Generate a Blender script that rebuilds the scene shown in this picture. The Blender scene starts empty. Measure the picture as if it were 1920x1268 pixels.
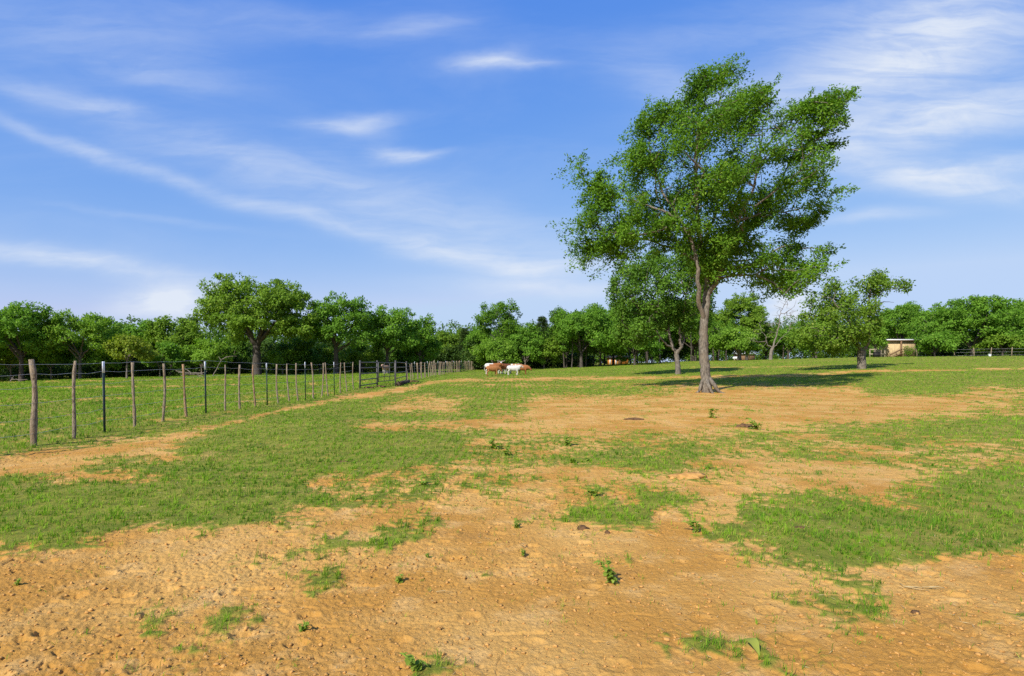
import bpy, math, random
import numpy as np
from mathutils import Vector, Matrix

# ------------------------------------------------------------------ camera, sky, sun, exposure
S = bpy.context.scene
COL = S.collection
F = 1124.0          # focal length in photo pixels (photo 1920 wide)
CX, HY = 960.0, 680.0
EYE = 1.5
cam_d = bpy.data.cameras.new("camera")
cam_d.sensor_width = 36.0
cam_d.lens = 36.0 * F / 1920.0
cam_d.shift_y = (HY - 634.0) / 1920.0
cam_d.clip_start = 0.05
cam_d.clip_end = 5000.0
cam = bpy.data.objects.new("camera", cam_d)
cam.location = (0, 0, EYE)
cam.rotation_euler = (math.radians(90), 0, 0)
COL.objects.link(cam)
S.camera = cam

SUN_EL, SUN_AZ = math.radians(39.5), math.radians(215.0)      # azimuth clockwise from +Y
sun_dir = Vector((math.sin(SUN_AZ) * math.cos(SUN_EL), math.cos(SUN_AZ) * math.cos(SUN_EL), math.sin(SUN_EL)))
sd = bpy.data.lights.new("sun", 'SUN')
sd.energy = 4.6
sd.angle = math.radians(0.53)
sd.color = (1.0, 0.95, 0.86)
sun = bpy.data.objects.new("sun", sd)
sun.rotation_euler = sun_dir.to_track_quat('Z', 'Y').to_euler()
sun.location = sun_dir * 100
COL.objects.link(sun)

S.view_settings.view_transform = 'Standard'
S.view_settings.look = 'None'
S.view_settings.exposure = 0.45
S.view_settings.gamma = 1.0
S.cycles.max_bounces = 6
S.cycles.diffuse_bounces = 3
S.cycles.glossy_bounces = 2
S.cycles.transmission_bounces = 4
S.cycles.transparent_max_bounces = 6
S.cycles.use_denoising = False
S.cycles.sample_clamp_indirect = 6.0

W = bpy.data.worlds.new("World")
S.world = W
W.use_nodes = True


class NB:
    """small helper for node trees"""
    def __init__(s, nt):
        s.nt = nt
        s.N = nt.nodes
        s.L = nt.links

    def new(s, t, **kw):
        n = s.N.new(t)
        for k, v in kw.items():
            setattr(n, k, v)
        return n

    def put(s, sock, v):
        if hasattr(v, 'is_linked') or isinstance(v, bpy.types.NodeSocket):
            s.L.new(v, sock)
        else:
            sock.default_value = v

    def m(s, op, a, b=None, c=None, clamp=False):
        n = s.new('ShaderNodeMath', operation=op, use_clamp=clamp)
        s.put(n.inputs[0], a)
        if b is not None:
            s.put(n.inputs[1], b)
        if c is not None:
            s.put(n.inputs[2], c)
        return n.outputs[0]

    def vm(s, op, a, b=None, out=0):
        n = s.new('ShaderNodeVectorMath', operation=op)
        s.put(n.inputs[0], a)
        if b is not None:
            s.put(n.inputs[1], b)
        return n.outputs['Value'] if out == 'v' else n.outputs[0]

    def mix(s, f, a, b, blend='MIX'):
        n = s.new('ShaderNodeMix', data_type='RGBA', blend_type=blend)
        s.put(n.inputs[0], f)
        s.put(n.inputs[6], a if not isinstance(a, tuple) or len(a) == 4 else (*a, 1))
        s.put(n.inputs[7], b if not isinstance(b, tuple) or len(b) == 4 else (*b, 1))
        return n.outputs[2]

    def noise(s, vec, scale, detail=4.0, rough=0.55, dist=0.0, col=False):
        n = s.new('ShaderNodeTexNoise')
        if vec is not None:
            s.L.new(vec, n.inputs['Vector'])
        n.inputs['Scale'].default_value = scale
        n.inputs['Detail'].default_value = detail
        n.inputs['Roughness'].default_value = rough
        n.inputs['Distortion'].default_value = dist
        return n.outputs[1 if col else 0]

    def ramp(s, v, lo, hi, a=0.0, b=1.0):
        n = s.new('ShaderNodeMapRange', interpolation_type='SMOOTHSTEP')
        s.put(n.inputs[0], v)
        n.inputs[1].default_value = lo
        n.inputs[2].default_value = hi
        n.inputs[3].default_value = a
        n.inputs[4].default_value = b
        return n.outputs[0]

    def mapping(s, vec, loc=(0, 0, 0), rot=(0, 0, 0), sc=(1, 1, 1), t='POINT'):
        n = s.new('ShaderNodeMapping', vector_type=t)
        s.L.new(vec, n.inputs[0])
        n.inputs[1].default_value = loc
        n.inputs[2].default_value = rot
        n.inputs[3].default_value = sc
        return n.outputs[0]


def build_world():
    nb = NB(W.node_tree)
    W.node_tree.nodes.clear()
    out = nb.new('ShaderNodeOutputWorld')
    bg = nb.new('ShaderNodeBackground')
    bg.inputs[1].default_value = 0.12
    nb.L.new(bg.outputs[0], out.inputs[0])
    sky = nb.new('ShaderNodeTexSky', sky_type='NISHITA')
    sky.sun_disc = False
    sky.sun_elevation = SUN_EL
    sky.sun_rotation = SUN_AZ
    sky.air_density = 1.0
    sky.dust_density = 0.6
    sky.ozone_density = 2.0
    sc_ = nb.new('ShaderNodeSeparateColor')          # grade of the clear air: deep blue above, pale blue low down
    nb.L.new(sky.outputs[0], sc_.inputs[0])
    cc_ = nb.new('ShaderNodeCombineColor')
    for i_, (k_, g_) in enumerate(((0.58, 1.17), (1.14, 0.70), (4.0, 0.17))):
        nb.L.new(nb.m('MINIMUM', nb.m('MULTIPLY', nb.m('POWER', sc_.outputs[i_], g_), k_), (3.1, 4.05, 5.75)[i_]), cc_.inputs[i_])
    col = cc_.outputs[0]
    tc = nb.new('ShaderNodeTexCoord').outputs['Generated']
    sp = nb.new('ShaderNodeSeparateXYZ')
    nb.L.new(tc, sp.inputs[0])
    y = nb.m('MAXIMUM', nb.m('ABSOLUTE', sp.outputs[1]), 0.12)
    u = nb.m('DIVIDE', sp.outputs[0], y)
    v = nb.m('DIVIDE', sp.outputs[2], y)
    cb = nb.new('ShaderNodeCombineXYZ')
    nb.L.new(u, cb.inputs[0])
    nb.L.new(v, cb.inputs[1])
    uv0 = cb.outputs[0]
    # wispy warp of the sky directions
    nz = nb.noise(nb.mapping(uv0, sc=(2.2, 4.5, 1)), 1.6, 5, 0.55, 0.3, True)
    warp = nb.vm('MULTIPLY', nb.vm('SUBTRACT', nz, (0.5, 0.5, 0.5)), (0.12, 0.05, 0.0))
    uv = nb.vm('ADD', uv0, warp)
    clouds = [   # px, py, half length, half height, tilt (deg, clockwise down), strength : high cirrus
        (40, 240, 130, 11, 19, .20), (200, 292, 130, 12, 20, .19), (340, 345, 120, 13, 20, .16), (480, 383, 130, 14, 14, .18), (640, 425, 140, 17, 15, .20),
        (790, 462, 130, 20, 15, .30), (930, 492, 120, 24, 8, .36), (1050, 500, 110, 18, -2, .28),
        (520, 300, 300, 50, 14, .15), (740, 390, 320, 45, 16, .18), (380, 285, 240, 40, 14, .10), (900, 430, 180, 45, 14, .10),
        (60, 478, 150, 17, 6, .40), (230, 503, 160, 15, 7, .33), (90, 180, 150, 20, 12, .22), (210, 195, 60, 12, 4, .14),
        (120, 60, 300, 60, 10, .18), (300, 140, 140, 20, 6, .14), (560, 40, 220, 25, 5, .14),
        (690, 226, 60, 14, -9, .42), (640, 240, 70, 12, 6, .30), (745, 288, 42, 13, 14, .36), (790, 298, 50, 7, -4, .34), (905, 116, 62, 11, -6, .46), (965, 120, 62, 8, 4, .44), (800, 50, 80, 16, -6, .26),
        (290, 410, 160, 7, 9, .12), (1700, 70, 190, 85, -32, .55), (1880, 40, 150, 60, -10, .30), (1560, 150, 240, 45, -12, .26), (1270, 165, 130, 36, 16, .22),
        (1840, 205, 240, 48, -10, .56), (1660, 255, 150, 36, -16, .28), (1890, 315, 200, 18, -5, .44), (1730, 330, 170, 28, 8, .36),
        (1850, 360, 130, 18, 6, .36), (1650, 402, 85, 11, -2, .34), (1400, 60, 260, 40, -8, .14),
        (1040, 545, 160, 12, 2, .45), (300, 560, 70, 28, -6, .72), (345, 575, 50, 26, 0, .60), (420, 540, 26, 9, -8, .55),
        (1466, 552, 34, 36, 0, .85), (1490, 590, 46, 30, 0, .7), (1000, 520, 60, 8, 0, .2), (1180, 430, 150, 20, 3, .10)]
    tot = None
    for px, py, a, b, tilt, amp in clouds:
        mp = nb.mapping(uv, loc=((px - CX) / F, (HY - py) / F, 0), rot=(0, 0, -math.radians(tilt)), sc=(a / F, b / F, 1), t='TEXTURE')
        d = nb.vm('DOT_PRODUCT', mp, mp, 'v')
        e = nb.m('POWER', 2.71828, nb.m('MULTIPLY', d, -0.75))
        tot = nb.m('MULTIPLY_ADD', e, amp, tot if tot is not None else 0.0)
    fib = nb.noise(nb.mapping(uv, rot=(0, 0, math.radians(14)), sc=(1.3, 10, 1)), 2.6, 7, 0.55, 0.8)
    fib2 = nb.noise(nb.mapping(uv, rot=(0, 0, math.radians(-16)), sc=(2.2, 6, 1)), 2.0, 6, 0.6, 1.2)
    tex = nb.m('MULTIPLY_ADD', fib, 1.1, nb.m('MULTIPLY', fib2, 0.9))
    fib3 = nb.noise(nb.mapping(uv, rot=(0, 0, math.radians(8)), sc=(4, 22, 1)), 3.0, 6, 0.6, 1.0)
    tex = nb.m('MULTIPLY_ADD', fib3, 0.5, tex)
    tex = nb.ramp(tex, 0.85, 1.62, 0.50, 1.36)
    cl = nb.m('MULTIPLY', tot, tex)
    veil = nb.ramp(nb.noise(nb.mapping(uv, rot=(0, 0, math.radians(12)), sc=(1.2, 4.5, 1)), 1.4, 6, 0.6, 0.8), 0.42, 0.8, 0.0, 0.10)
    cl = nb.m('ADD', cl, veil)
    cl = nb.m('MINIMUM', cl, 0.92)
    col = nb.mix(cl, col, (4.7, 5.1, 5.75))
    nb.L.new(col, bg.inputs[0])


build_world()

# ------------------------------------------------------------------ helpers
rng = np.random.default_rng(11)
random.seed(5)


def hash2(ix, iy, seed):
    h = (ix.astype(np.int64) * 374761393 + iy.astype(np.int64) * 668265263 + seed * 1274126177) & 0xFFFFFFFF
    h = ((h ^ (h >> 13)) * 1274126177) & 0xFFFFFFFF
    return ((h ^ (h >> 16)) & 0xFFFF) / 65535.0


def vnoise(x, y, seed=0):
    """gradient noise, about -1..1"""
    x0 = np.floor(x); y0 = np.floor(y)
    fx = x - x0; fy = y - y0
    ux = fx * fx * fx * (fx * (fx * 6 - 15) + 10); uy = fy * fy * fy * (fy * (fy * 6 - 15) + 10)
    r = []
    for dx, dy in ((0, 0), (1, 0), (0, 1), (1, 1)):
        a = hash2(x0 + dx, y0 + dy, seed) * 2 * np.pi
        r.append(np.cos(a) * (fx - dx) + np.sin(a) * (fy - dy))
    return 1.5 * ((r[0] * (1 - ux) + r[1] * ux) * (1 - uy) + (r[2] * (1 - ux) + r[3] * ux) * uy)


def fbm(x, y, seed, octs=4, gain=0.5):
    t = 0; a = 1.0; s = 0
    for o in range(octs):
        t = t + a * vnoise(x * 2 ** o + 17.3 * o, y * 2 ** o - 9.1 * o, seed + o)
        s += a; a *= gain
    return t / s * 1.3


def sstep(v, a, b):
    t = np.clip((v - a) / (b - a), 0, 1)
    return t * t * (3 - 2 * t)


TH = np.array([-2.6, -1.2, math.atan(-.85), math.atan(-.43), 0, math.atan(.275), math.atan(.58), math.atan(.85), 1.2, 2.6])
TZ = np.array([0, -.6, -.55, .0, .15, 1.0, 1.65, 1.98, 2.0, 0])


def terrain(x, y):
    x = np.asarray(x, float); y = np.asarray(y, float)
    r = np.hypot(x, y); th = np.arctan2(x, y)
    s = np.minimum(np.clip((r - 28) / 47, 0, None) ** 1.2, np.interp(th, [0, math.atan(.275), math.atan(.58), math.atan(.85)], [1.9, 1.56, 1.28, 1.06]))
    z = np.interp(th, TH, TZ) * s
    z = z + 0.10 * vnoise(x / 11, y / 11, 71) * sstep(r, 4, 14) + 0.035 * vnoise(x / 3.1, y / 3.1, 72) * sstep(r, 3, 9)
    z = z - 0.05 * np.exp(-((x + 7.7) / .55) ** 2) * sstep(r, 4, 9) * (y > 0) * (y < 40)   # worn cattle track beside the fence
    return z


def tz(x, y):
    return float(terrain(x, y))


def ground_at(px, py):
    """world point where the ground lies at this direction"""
    dx = (px - CX) / F; dz = (HY - py) / F
    Y = 1.5
    prev = None
    while Y < 400:
        z = EYE + dz * Y
        if z <= tz(dx * Y, Y):
            lo, hi = prev, Y
            for _ in range(20):
                mid = (lo + hi) / 2
                if EYE + dz * mid <= tz(dx * mid, mid): hi = mid
                else: lo = mid
            return Vector((dx * hi, hi, tz(dx * hi, hi)))
        prev = Y
        Y *= 1.02
    return Vector((dx * Y, Y, tz(dx * Y, Y)))


def at(px, py, Y):
    return Vector(((px - CX) / F * Y, Y, EYE + (HY - py) / F * Y))


def on(px, Y):
    x = (px - CX) / F * Y
    return Vector((x, Y, tz(x, Y)))


def mesh_np(name, V, faces, smooth=False):
    """faces: list of int arrays (n,k)"""
    me = bpy.data.meshes.new(name)
    V = np.asarray(V, np.float32)
    me.vertices.add(len(V))
    me.vertices.foreach_set('co', V.ravel())
    faces = [np.asarray(f, np.int32) for f in faces if len(f)]
    nl = sum(f.size for f in faces); npoly = sum(len(f) for f in faces)
    me.loops.add(nl)
    me.polygons.add(npoly)
    me.loops.foreach_set('vertex_index', np.concatenate([f.ravel() for f in faces]))
    tot = np.concatenate([np.full(len(f), f.shape[1], np.int32) for f in faces])
    st = np.concatenate([[0], np.cumsum(tot)[:-1]]).astype(np.int32)
    me.polygons.foreach_set('loop_start', st)
    try:
        me.polygons.foreach_set('loop_total', tot)
    except Exception:
        pass
    if smooth:
        me.polygons.foreach_set('use_smooth', np.ones(npoly, bool))
    me.update(calc_edges=True)
    return me


def attr(me, name, vals):
    a = me.attributes.new(name, 'FLOAT', 'POINT')
    a.data.foreach_set('value', np.asarray(vals, np.float32))


def link(name, data, mat=None, parent=None, loc=None):
    o = bpy.data.objects.new(name, data)
    COL.objects.link(o)
    if mat is not None:
        o.data.materials.append(mat)
    if parent is not None:
        o.parent = parent
    if loc is not None:
        o.location = loc
    return o


def tag(o, label, cat=None, group=None, kind=None):
    o['label'] = label
    if cat: o['category'] = cat
    if group: o['group'] = group
    if kind: o['kind'] = kind
    return o


def thing(name, label, cat, loc, group=None, rz=0.0):
    o = bpy.data.objects.new(name, None)
    o.empty_display_size = 0.3
    COL.objects.link(o)
    o.location = loc
    o.rotation_euler = (0, 0, rz)
    return tag(o, label, cat, group)


class MB:
    """collects shapes of one part"""
    def __init__(s):
        s.V = []; s.Q = []; s.T = []; s.n = 0

    def add(s, V, quads=(), tris=()):
        V = np.asarray(V, float)
        s.V.append(V)
        if len(quads): s.Q.append(np.asarray(quads) + s.n)
        if len(tris): s.T.append(np.asarray(tris) + s.n)
        s.n += len(V)

    def box(s, c, d, rz=0.0, taper=1.0):
        c = np.array(c, float); hx, hy, hz = [v / 2 for v in d]
        P = np.array([[sx * hx, sy * hy, sz * hz] for sz in (-1, 1) for sy in (-1, 1) for sx in (-1, 1)])
        P[4:, :2] *= taper
        ca, sa = math.cos(rz), math.sin(rz)
        R = np.array([[ca, -sa, 0], [sa, ca, 0], [0, 0, 1]])
        s.add(P @ R.T + c, [[0, 2, 3, 1], [4, 5, 7, 6], [0, 1, 5, 4], [2, 6, 7, 3], [0, 4, 6, 2], [1, 3, 7, 5]])

    def beam(s, a, b, w, h):
        """rectangular bar from a to b"""
        a = np.array(a, float); b = np.array(b, float)
        d = b - a; L = np.linalg.norm(d); d /= L
        up = np.array([0, 0, 1.0])
        if abs(d[2]) > .95: up = np.array([1.0, 0, 0])
        sd_ = np.cross(d, up); sd_ /= np.linalg.norm(sd_); up = np.cross(sd_, d)
        P = [p + sx * w / 2 * sd_ + sz * h / 2 * up for p in (a, b) for sx, sz in ((-1, -1), (1, -1), (1, 1), (-1, 1))]
        s.add(P, [[3, 2, 1, 0], [4, 5, 6, 7], [0, 1, 5, 4], [1, 2, 6, 5], [2, 3, 7, 6], [3, 0, 4, 7]])

    def tube(s, pts, rad, k=8, cap=True, jitter=0.0, r=None, sq=None):
        pts = np.asarray(pts, float); n = len(pts)
        rad = np.full(n, rad, float) if np.isscalar(rad) else np.asarray(rad, float)
        T = np.gradient(pts, axis=0)
        T /= np.linalg.norm(T, axis=1)[:, None] + 1e-12
        ref = np.array([0, 0, 1.0]) if abs(T[0][2]) < .9 else np.array([1.0, 0, 0])
        u = np.cross(T[0], ref); u /= np.linalg.norm(u)
        ang = np.arange(k) / k * 2 * np.pi
        V = []
        for i in range(n):
            u = u - T[i] * np.dot(u, T[i]); u /= np.linalg.norm(u) + 1e-12
            w = np.cross(T[i], u)
            rr = np.full(k, rad[i])
            if jitter and r is not None:
                rr = rr * (1 + jitter * r.normal(size=k))
            e = sq[i] if sq is not None else (1, 1)
            V.append(pts[i] + (np.cos(ang) * rr * e[0])[:, None] * u + (np.sin(ang) * rr * e[1])[:, None] * w)
        V = np.concatenate(V)
        i = np.arange(n - 1)[:, None] * k; j = np.arange(k)[None, :]; j2 = (j + 1) % k
        Q = np.stack([i + j, i + j2, i + k + j2, i + k + j], -1).reshape(-1, 4)
        T3 = []
        if cap:
            V = np.vstack([V, pts[:1], pts[-1:]])
            a = n * k; jj = np.arange(k); jj2 = (jj + 1) % k
            T3 = np.concatenate([np.stack([jj2, jj, np.full(k, a)], -1), np.stack([(n - 1) * k + jj, (n - 1) * k + jj2, np.full(k, a + 1)], -1)])
        s.add(V, Q, T3)

    def mesh(s, name, smooth=False):
        V = np.concatenate(s.V)
        f = []
        if s.Q: f.append(np.concatenate(s.Q))
        if s.T: f.append(np.concatenate(s.T))
        return mesh_np(name, V, f, smooth)

    def build(s, name, mat, parent=None, loc=None, smooth=False):
        return link(name, s.mesh(name, smooth), mat, parent, loc)


# ------------------------------------------------------------------ materials
def material(name):
    m = bpy.data.materials.new(name)
    m.use_nodes = True
    m.node_tree.nodes.clear()
    nb = NB(m.node_tree)
    nb.out = nb.new('ShaderNodeOutputMaterial')
    return m, nb


def principled(nb, col, rough=0.8, spec=0.2, normal=None, metal=0.0):
    p = nb.new('ShaderNodeBsdfPrincipled')
    nb.put(p.inputs['Base Color'], col if not isinstance(col, tuple) else (*col, 1))
    nb.put(p.inputs['Roughness'], rough)
    p.inputs['Specular IOR Level'].default_value = spec
    p.inputs['Metallic'].default_value = metal
    if normal is not None:
        nb.L.new(normal, p.inputs['Normal'])
    return p.outputs[0]


def bump(nb, h, strength=0.4, dist=0.02):
    b = nb.new('ShaderNodeBump')
    b.inputs['Strength'].default_value = strength
    b.inputs['Distance'].default_value = dist
    nb.L.new(h, b.inputs['Height'])
    return b.outputs[0]


def leaf_material(name, dark, light, pale, trans=0.35, patch=0.5):
    m, nb = material(name)
    geo = nb.new('ShaderNodeNewGeometry')
    rnd = geo.outputs['Random Per Island']
    pos = geo.outputs['Position']
    big = nb.noise(pos, patch, 2, 0.5)
    f = nb.m('ADD', nb.m('MULTIPLY', rnd, 0.6), nb.m('MULTIPLY_ADD', big, 1.3, -0.45), clamp=True)
    col = nb.mix(f, dark, light)
    col = nb.mix(nb.ramp(rnd, 0.93, 0.99), col, pale)
    df = principled(nb, col, 0.6, 0.12)
    tr = nb.new('ShaderNodeBsdfTranslucent')
    nb.L.new(nb.mix(1.0, col, (1.25, 1.35, 0.45), 'MULTIPLY'), tr.inputs[0])
    mx = nb.new('ShaderNodeMixShader')
    mx.inputs[0].default_value = trans
    nb.L.new(df, mx.inputs[1])
    nb.L.new(tr.outputs[0], mx.inputs[2])
    nb.L.new(mx.outputs[0], nb.out.inputs[0])
    return m


def bark_material(name, a, b, c, scale=6.0):
    m, nb = material(name)
    tc = nb.new('ShaderNodeTexCoord').outputs['Object']
    n1 = nb.noise(nb.mapping(tc, sc=(1, 1, 0.25)), scale * 4, 6, 0.7)
    n2 = nb.noise(tc, scale * 0.25, 3, 0.5)
    col = nb.mix(nb.ramp(n1, 0.32, 0.68), a, b)
    col = nb.mix(nb.ramp(n2, 0.45, 0.7, 0, 0.75), col, c)
    nb.L.new(principled(nb, col, 0.9, 0.1, bump(nb, n1, 0.9, 0.03)), nb.out.inputs[0])
    return m


def plain(name, col, rough=0.6, spec=0.3, var=0.25, scale=8.0, metal=0.0):
    m, nb = material(name)
    tc = nb.new('ShaderNodeTexCoord').outputs['Object']
    n = nb.noise(tc, scale, 5, 0.6)
    c2 = tuple(v * (1 - var) for v in col); c1 = tuple(min(1, v * (1 + var)) for v in col)
    nb.L.new(principled(nb, nb.mix(nb.ramp(n, 0.3, 0.7), c2, c1), rough, spec, bump(nb, n, 0.25, 0.01), metal), nb.out.inputs[0])
    return m


M = {}
M['leaf_main'] = leaf_material('elm_leaf', (0.046, 0.120, 0.010), (0.170, 0.325, 0.024), (0.25, 0.38, 0.045), 0.42, 0.45)
M['leaf_oak'] = leaf_material('oak_leaf', (0.085, 0.170, 0.014), (0.225, 0.355, 0.034), (0.30, 0.39, 0.06), 0.40, 0.35)
M['leaf_green'] = leaf_material('green_leaf', (0.070, 0.170, 0.014), (0.190, 0.360, 0.034), (0.26, 0.40, 0.06), 0.40, 0.35)
M['leaf_light'] = leaf_material('light_leaf', (0.105, 0.215, 0.018), (0.240, 0.400, 0.042), (0.31, 0.44, 0.06), 0.42, 0.35)
M['leaf_yellow'] = leaf_material('yellow_leaf', (0.13, 0.20, 0.016), (0.29, 0.35, 0.038), (0.36, 0.37, 0.06), 0.42, 0.4)
M['leaf_cedar'] = leaf_material('cedar_leaf', (0.034, 0.070, 0.016), (0.075, 0.125, 0.028), (0.11, 0.13, 0.04), 0.15, 0.5)
M['leaf_under'] = leaf_material('understory_leaf', (0.050, 0.110, 0.012), (0.140, 0.250, 0.026), (0.19, 0.24, 0.05), 0.34, 0.3)
M['leaf_dark'] = leaf_material('dark_leaf', (0.050, 0.120, 0.012), (0.140, 0.270, 0.026), (0.2, 0.31, 0.05), 0.38, 0.35)
M['leaf_brush_shade'] = leaf_material('brush_leaf_painted_shade', (0.022, 0.052, 0.008), (0.070, 0.130, 0.016), (0.10, 0.13, 0.03), 0.25, 0.3)  # brush leaves darkened in colour to stand for shade and depth
M['leaf_weed'] = leaf_material('weed_leaf', (0.16, 0.25, 0.030), (0.33, 0.44, 0.065), (0.40, 0.48, 0.11), 0.45, 6.0)
M['bark_main'] = bark_material('elm_bark', (0.060, 0.052, 0.042), (0.265, 0.230, 0.183), (0.17, 0.135, 0.095), 5)
M['bark_grey'] = bark_material('grey_bark', (0.07, 0.058, 0.047), (0.25, 0.215, 0.18), (0.16, 0.13, 0.10), 4)
M['bark_dark'] = bark_material('dark_bark', (0.035, 0.030, 0.025), (0.12, 0.10, 0.085), (0.08, 0.07, 0.06), 4)
M['bark_dead'] = bark_material('dead_bark', (0.10, 0.082, 0.065), (0.27, 0.23, 0.185), (0.19, 0.16, 0.13), 4)
M['post_wood'] = bark_material('weathered_post_wood', (0.10, 0.076, 0.052), (0.37, 0.295, 0.205), (0.25, 0.175, 0.105), 9)
M['post_wood_red'] = bark_material('reddish_post_wood', (0.14, 0.08, 0.045), (0.40, 0.27, 0.16), (0.30, 0.17, 0.08), 9)
M['steel_green'] = plain('green_painted_steel', (0.035, 0.055, 0.042), 0.5, 0.4, 0.3, 12)
M['white_paint'] = plain('white_paint', (0.72, 0.74, 0.76), 0.5, 0.4, 0.08, 12)
M['wire'] = plain('galvanised_wire', (0.46, 0.46, 0.47), 0.45, 0.5, 0.2, 5, 0.3)
M['gate_steel'] = plain('dark_gate_steel', (0.07, 0.065, 0.06), 0.5, 0.4, 0.35, 9)
M['log'] = bark_material('dark_log_bark', (0.03, 0.022, 0.016), (0.13, 0.095, 0.065), (0.09, 0.06, 0.035), 6)
M['plywood'] = plain('tan_siding', (0.50, 0.375, 0.20), 0.75, 0.2, 0.12, 3)
M['brown_wood'] = plain('brown_timber', (0.19, 0.115, 0.06), 0.8, 0.2, 0.3, 6)
M['roof_metal'] = plain('pale_roof_sheet', (0.60, 0.61, 0.62), 0.45, 0.4, 0.08, 3)
M['grey_wood'] = plain('grey_timber', (0.33, 0.28, 0.19), 0.85, 0.15, 0.25, 8)
M['black'] = plain('dark_steel', (0.02, 0.018, 0.017), 0.6, 0.3, 0.3, 8)
M['orange_wood'] = plain('orange_stained_boards', (0.48, 0.20, 0.045), 0.7, 0.2, 0.2, 3)
M['horn'] = plain('pale_horn', (0.55, 0.48, 0.38), 0.5, 0.4, 0.15, 8)
M['dung'] = plain('dry_dung', (0.12, 0.068, 0.034), 0.95, 0.05, 0.4, 14)
M['dirt_lump'] = plain('orange_earth', (0.46, 0.245, 0.075), 0.95, 0.05, 0.25, 10)
M['straw'] = plain('bleached_stem', (0.42, 0.32, 0.16), 0.8, 0.2, 0.15, 12)

# ------------------------------------------------------------------ ground: worn red earth with patchy pasture grass
ROWS = {
    684: [(0, .95), (1920, .95)],
    700: [(0, .9), (880, .95), (1920, .98)],
    715: [(0, .9), (850, .92), (1000, .80), (1250, .78), (1600, .95), (1920, .95)],
    735: [(0, .9), (640, .9), (760, .9), (860, .85), (1150, .78), (1240, .6), (1300, .18), (1590, .2), (1650, .85), (1790, .9), (1830, .35), (1920, .5)],
    750: [(0, 0.85), (560, 0.85), (600, 0.90), (720, 0.80), (780, 0.45), (860, 0.50), (900, 0.85), (970, 0.70), (1010, 0.29), (1600, 0.23), (1760, 0.24), (1820, 0.35), (1920, 0.60)],
    768: [(0, 0.85), (480, 0.85), (560, 0.90), (690, 0.75), (740, 0.40), (850, 0.40), (890, 0.85), (970, 0.70), (1000, 0.26), (1780, 0.25), (1850, 0.45), (1920, 0.45)],
    785: [(0, 0.85), (420, 0.80), (560, 0.95), (760, 0.90), (900, 0.80), (960, 0.40), (1020, 0.24), (1600, 0.25), (1700, 0.40), (1920, 0.85)],
    797: [(0, 0.85), (400, 0.80), (480, 0.90), (640, 0.90), (680, 0.30), (780, 0.35), (900, 0.20), (1300, 0.25), (1480, 0.34), (1560, 0.70), (1920, 0.90)],
    815: [(0, 0.85), (330, 0.80), (400, 0.90), (840, 0.95), (900, 0.57), (1000, 0.57), (1150, 0.35), (1290, 0.57), (1500, 0.60), (1700, 0.78), (1920, 0.85)],
    835: [(0, 0.90), (150, 0.80), (300, 0.30), (340, 0.85), (700, 0.95), (850, 0.90), (900, 0.49), (1010, 0.57), (1200, 0.62), (1350, 0.62), (1450, 0.62), (1650, 0.62), (1750, 0.58), (1920, 0.66)],
    855: [(0, 0.80), (40, 0.20), (280, 0.20), (360, 0.85), (640, 0.95), (840, 0.90), (900, 0.59), (1000, 0.63), (1150, 0.72), (1300, 0.85), (1340, 0.62), (1550, 0.72), (1620, 0.50), (1760, 0.55), (1920, 0.55)],
    875: [(0, 0.15), (120, 0.20), (190, 0.85), (400, 0.95), (700, 0.90), (860, 0.65), (1000, 0.59), (1130, 0.65), (1190, 0.95), (1290, 0.95), (1330, 0.37), (1420, 0.15), (1550, 0.30), (1650, 0.35), (1750, 0.58), (1920, 0.66)],
    895: [(0, .75), (80, .75), (140, .25), (240, .3), (330, .85), (560, .9), (650, .55), (740, .4), (820, .66), (950, .38), (1100, .22), (1240, .28), (1400, .2), (1600, .22), (1720, .4), (1780, .8), (1920, .9)],
    915: [(0, .9), (100, .95), (150, .8), (400, .95), (540, .95), (590, .35), (650, .6), (790, .75), (850, .4), (920, .56), (1000, .35), (1120, .52), (1240, .3), (1330, .15), (1480, .25), (1640, .12), (1720, .6), (1790, .95), (1920, .95)],
    940: [(0, 1), (500, 1), (600, .85), (780, .7), (820, .25), (880, .15), (1000, .3), (1130, .45), (1230, .35), (1330, .15), (1400, .6), (1470, .8), (1560, .9), (1660, .4), (1720, .7), (1920, 1)],
    965: [(0, 1), (380, .98), (500, .7), (560, .35), (700, .15), (1040, .15), (1080, .6), (1210, .6), (1250, .12), (1350, .35), (1390, .95), (1920, .97)],
    990: [(0, 1), (180, .95), (260, .6), (360, .42), (480, .3), (600, .15), (1060, .12), (1090, .3), (1210, .36), (1260, .12), (1310, .2), (1350, .9), (1500, .95), (1920, .97)],
    1012: [(0, .9), (60, .75), (160, .35), (260, .14), (600, .15), (720, .2), (900, .1), (1300, .1), (1340, .8), (1480, .85), (1640, .95), (1920, .95)],
    1040: [(0, .15), (300, .12), (620, .12), (1320, .08), (1400, .45), (1480, .85), (1620, .9), (1750, .75), (1860, .5), (1920, .35)],
    1070: [(0, .06), (520, .12), (1400, .06), (1480, .4), (1560, .75), (1640, .45), (1700, .18), (1920, .12)],
    1100: [(0, .06), (1460, .06), (1530, .38), (1620, .24), (1700, .1), (1920, .12)],
    1150: [(0, .08), (1480, .06), (1540, .26), (1650, .40), (1700, .2), (1920, .18)],
    1200: [(0, .1), (240, .16), (700, .06), (1260, .06), (1300, .34), (1420, .34), (1500, .26), (1620, .26), (1750, .26), (1920, .2)],
    1268: [(0, .1), (700, .12), (850, .14), (900, .06), (1300, .12), (1420, .40), (1560, .36), (1700, .26), (1920, .2)],
    1500: [(0, .15), (1920, .15)],
}
RY = np.array(sorted(ROWS))
RX = np.linspace(-200, 2120, 233)
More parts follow.
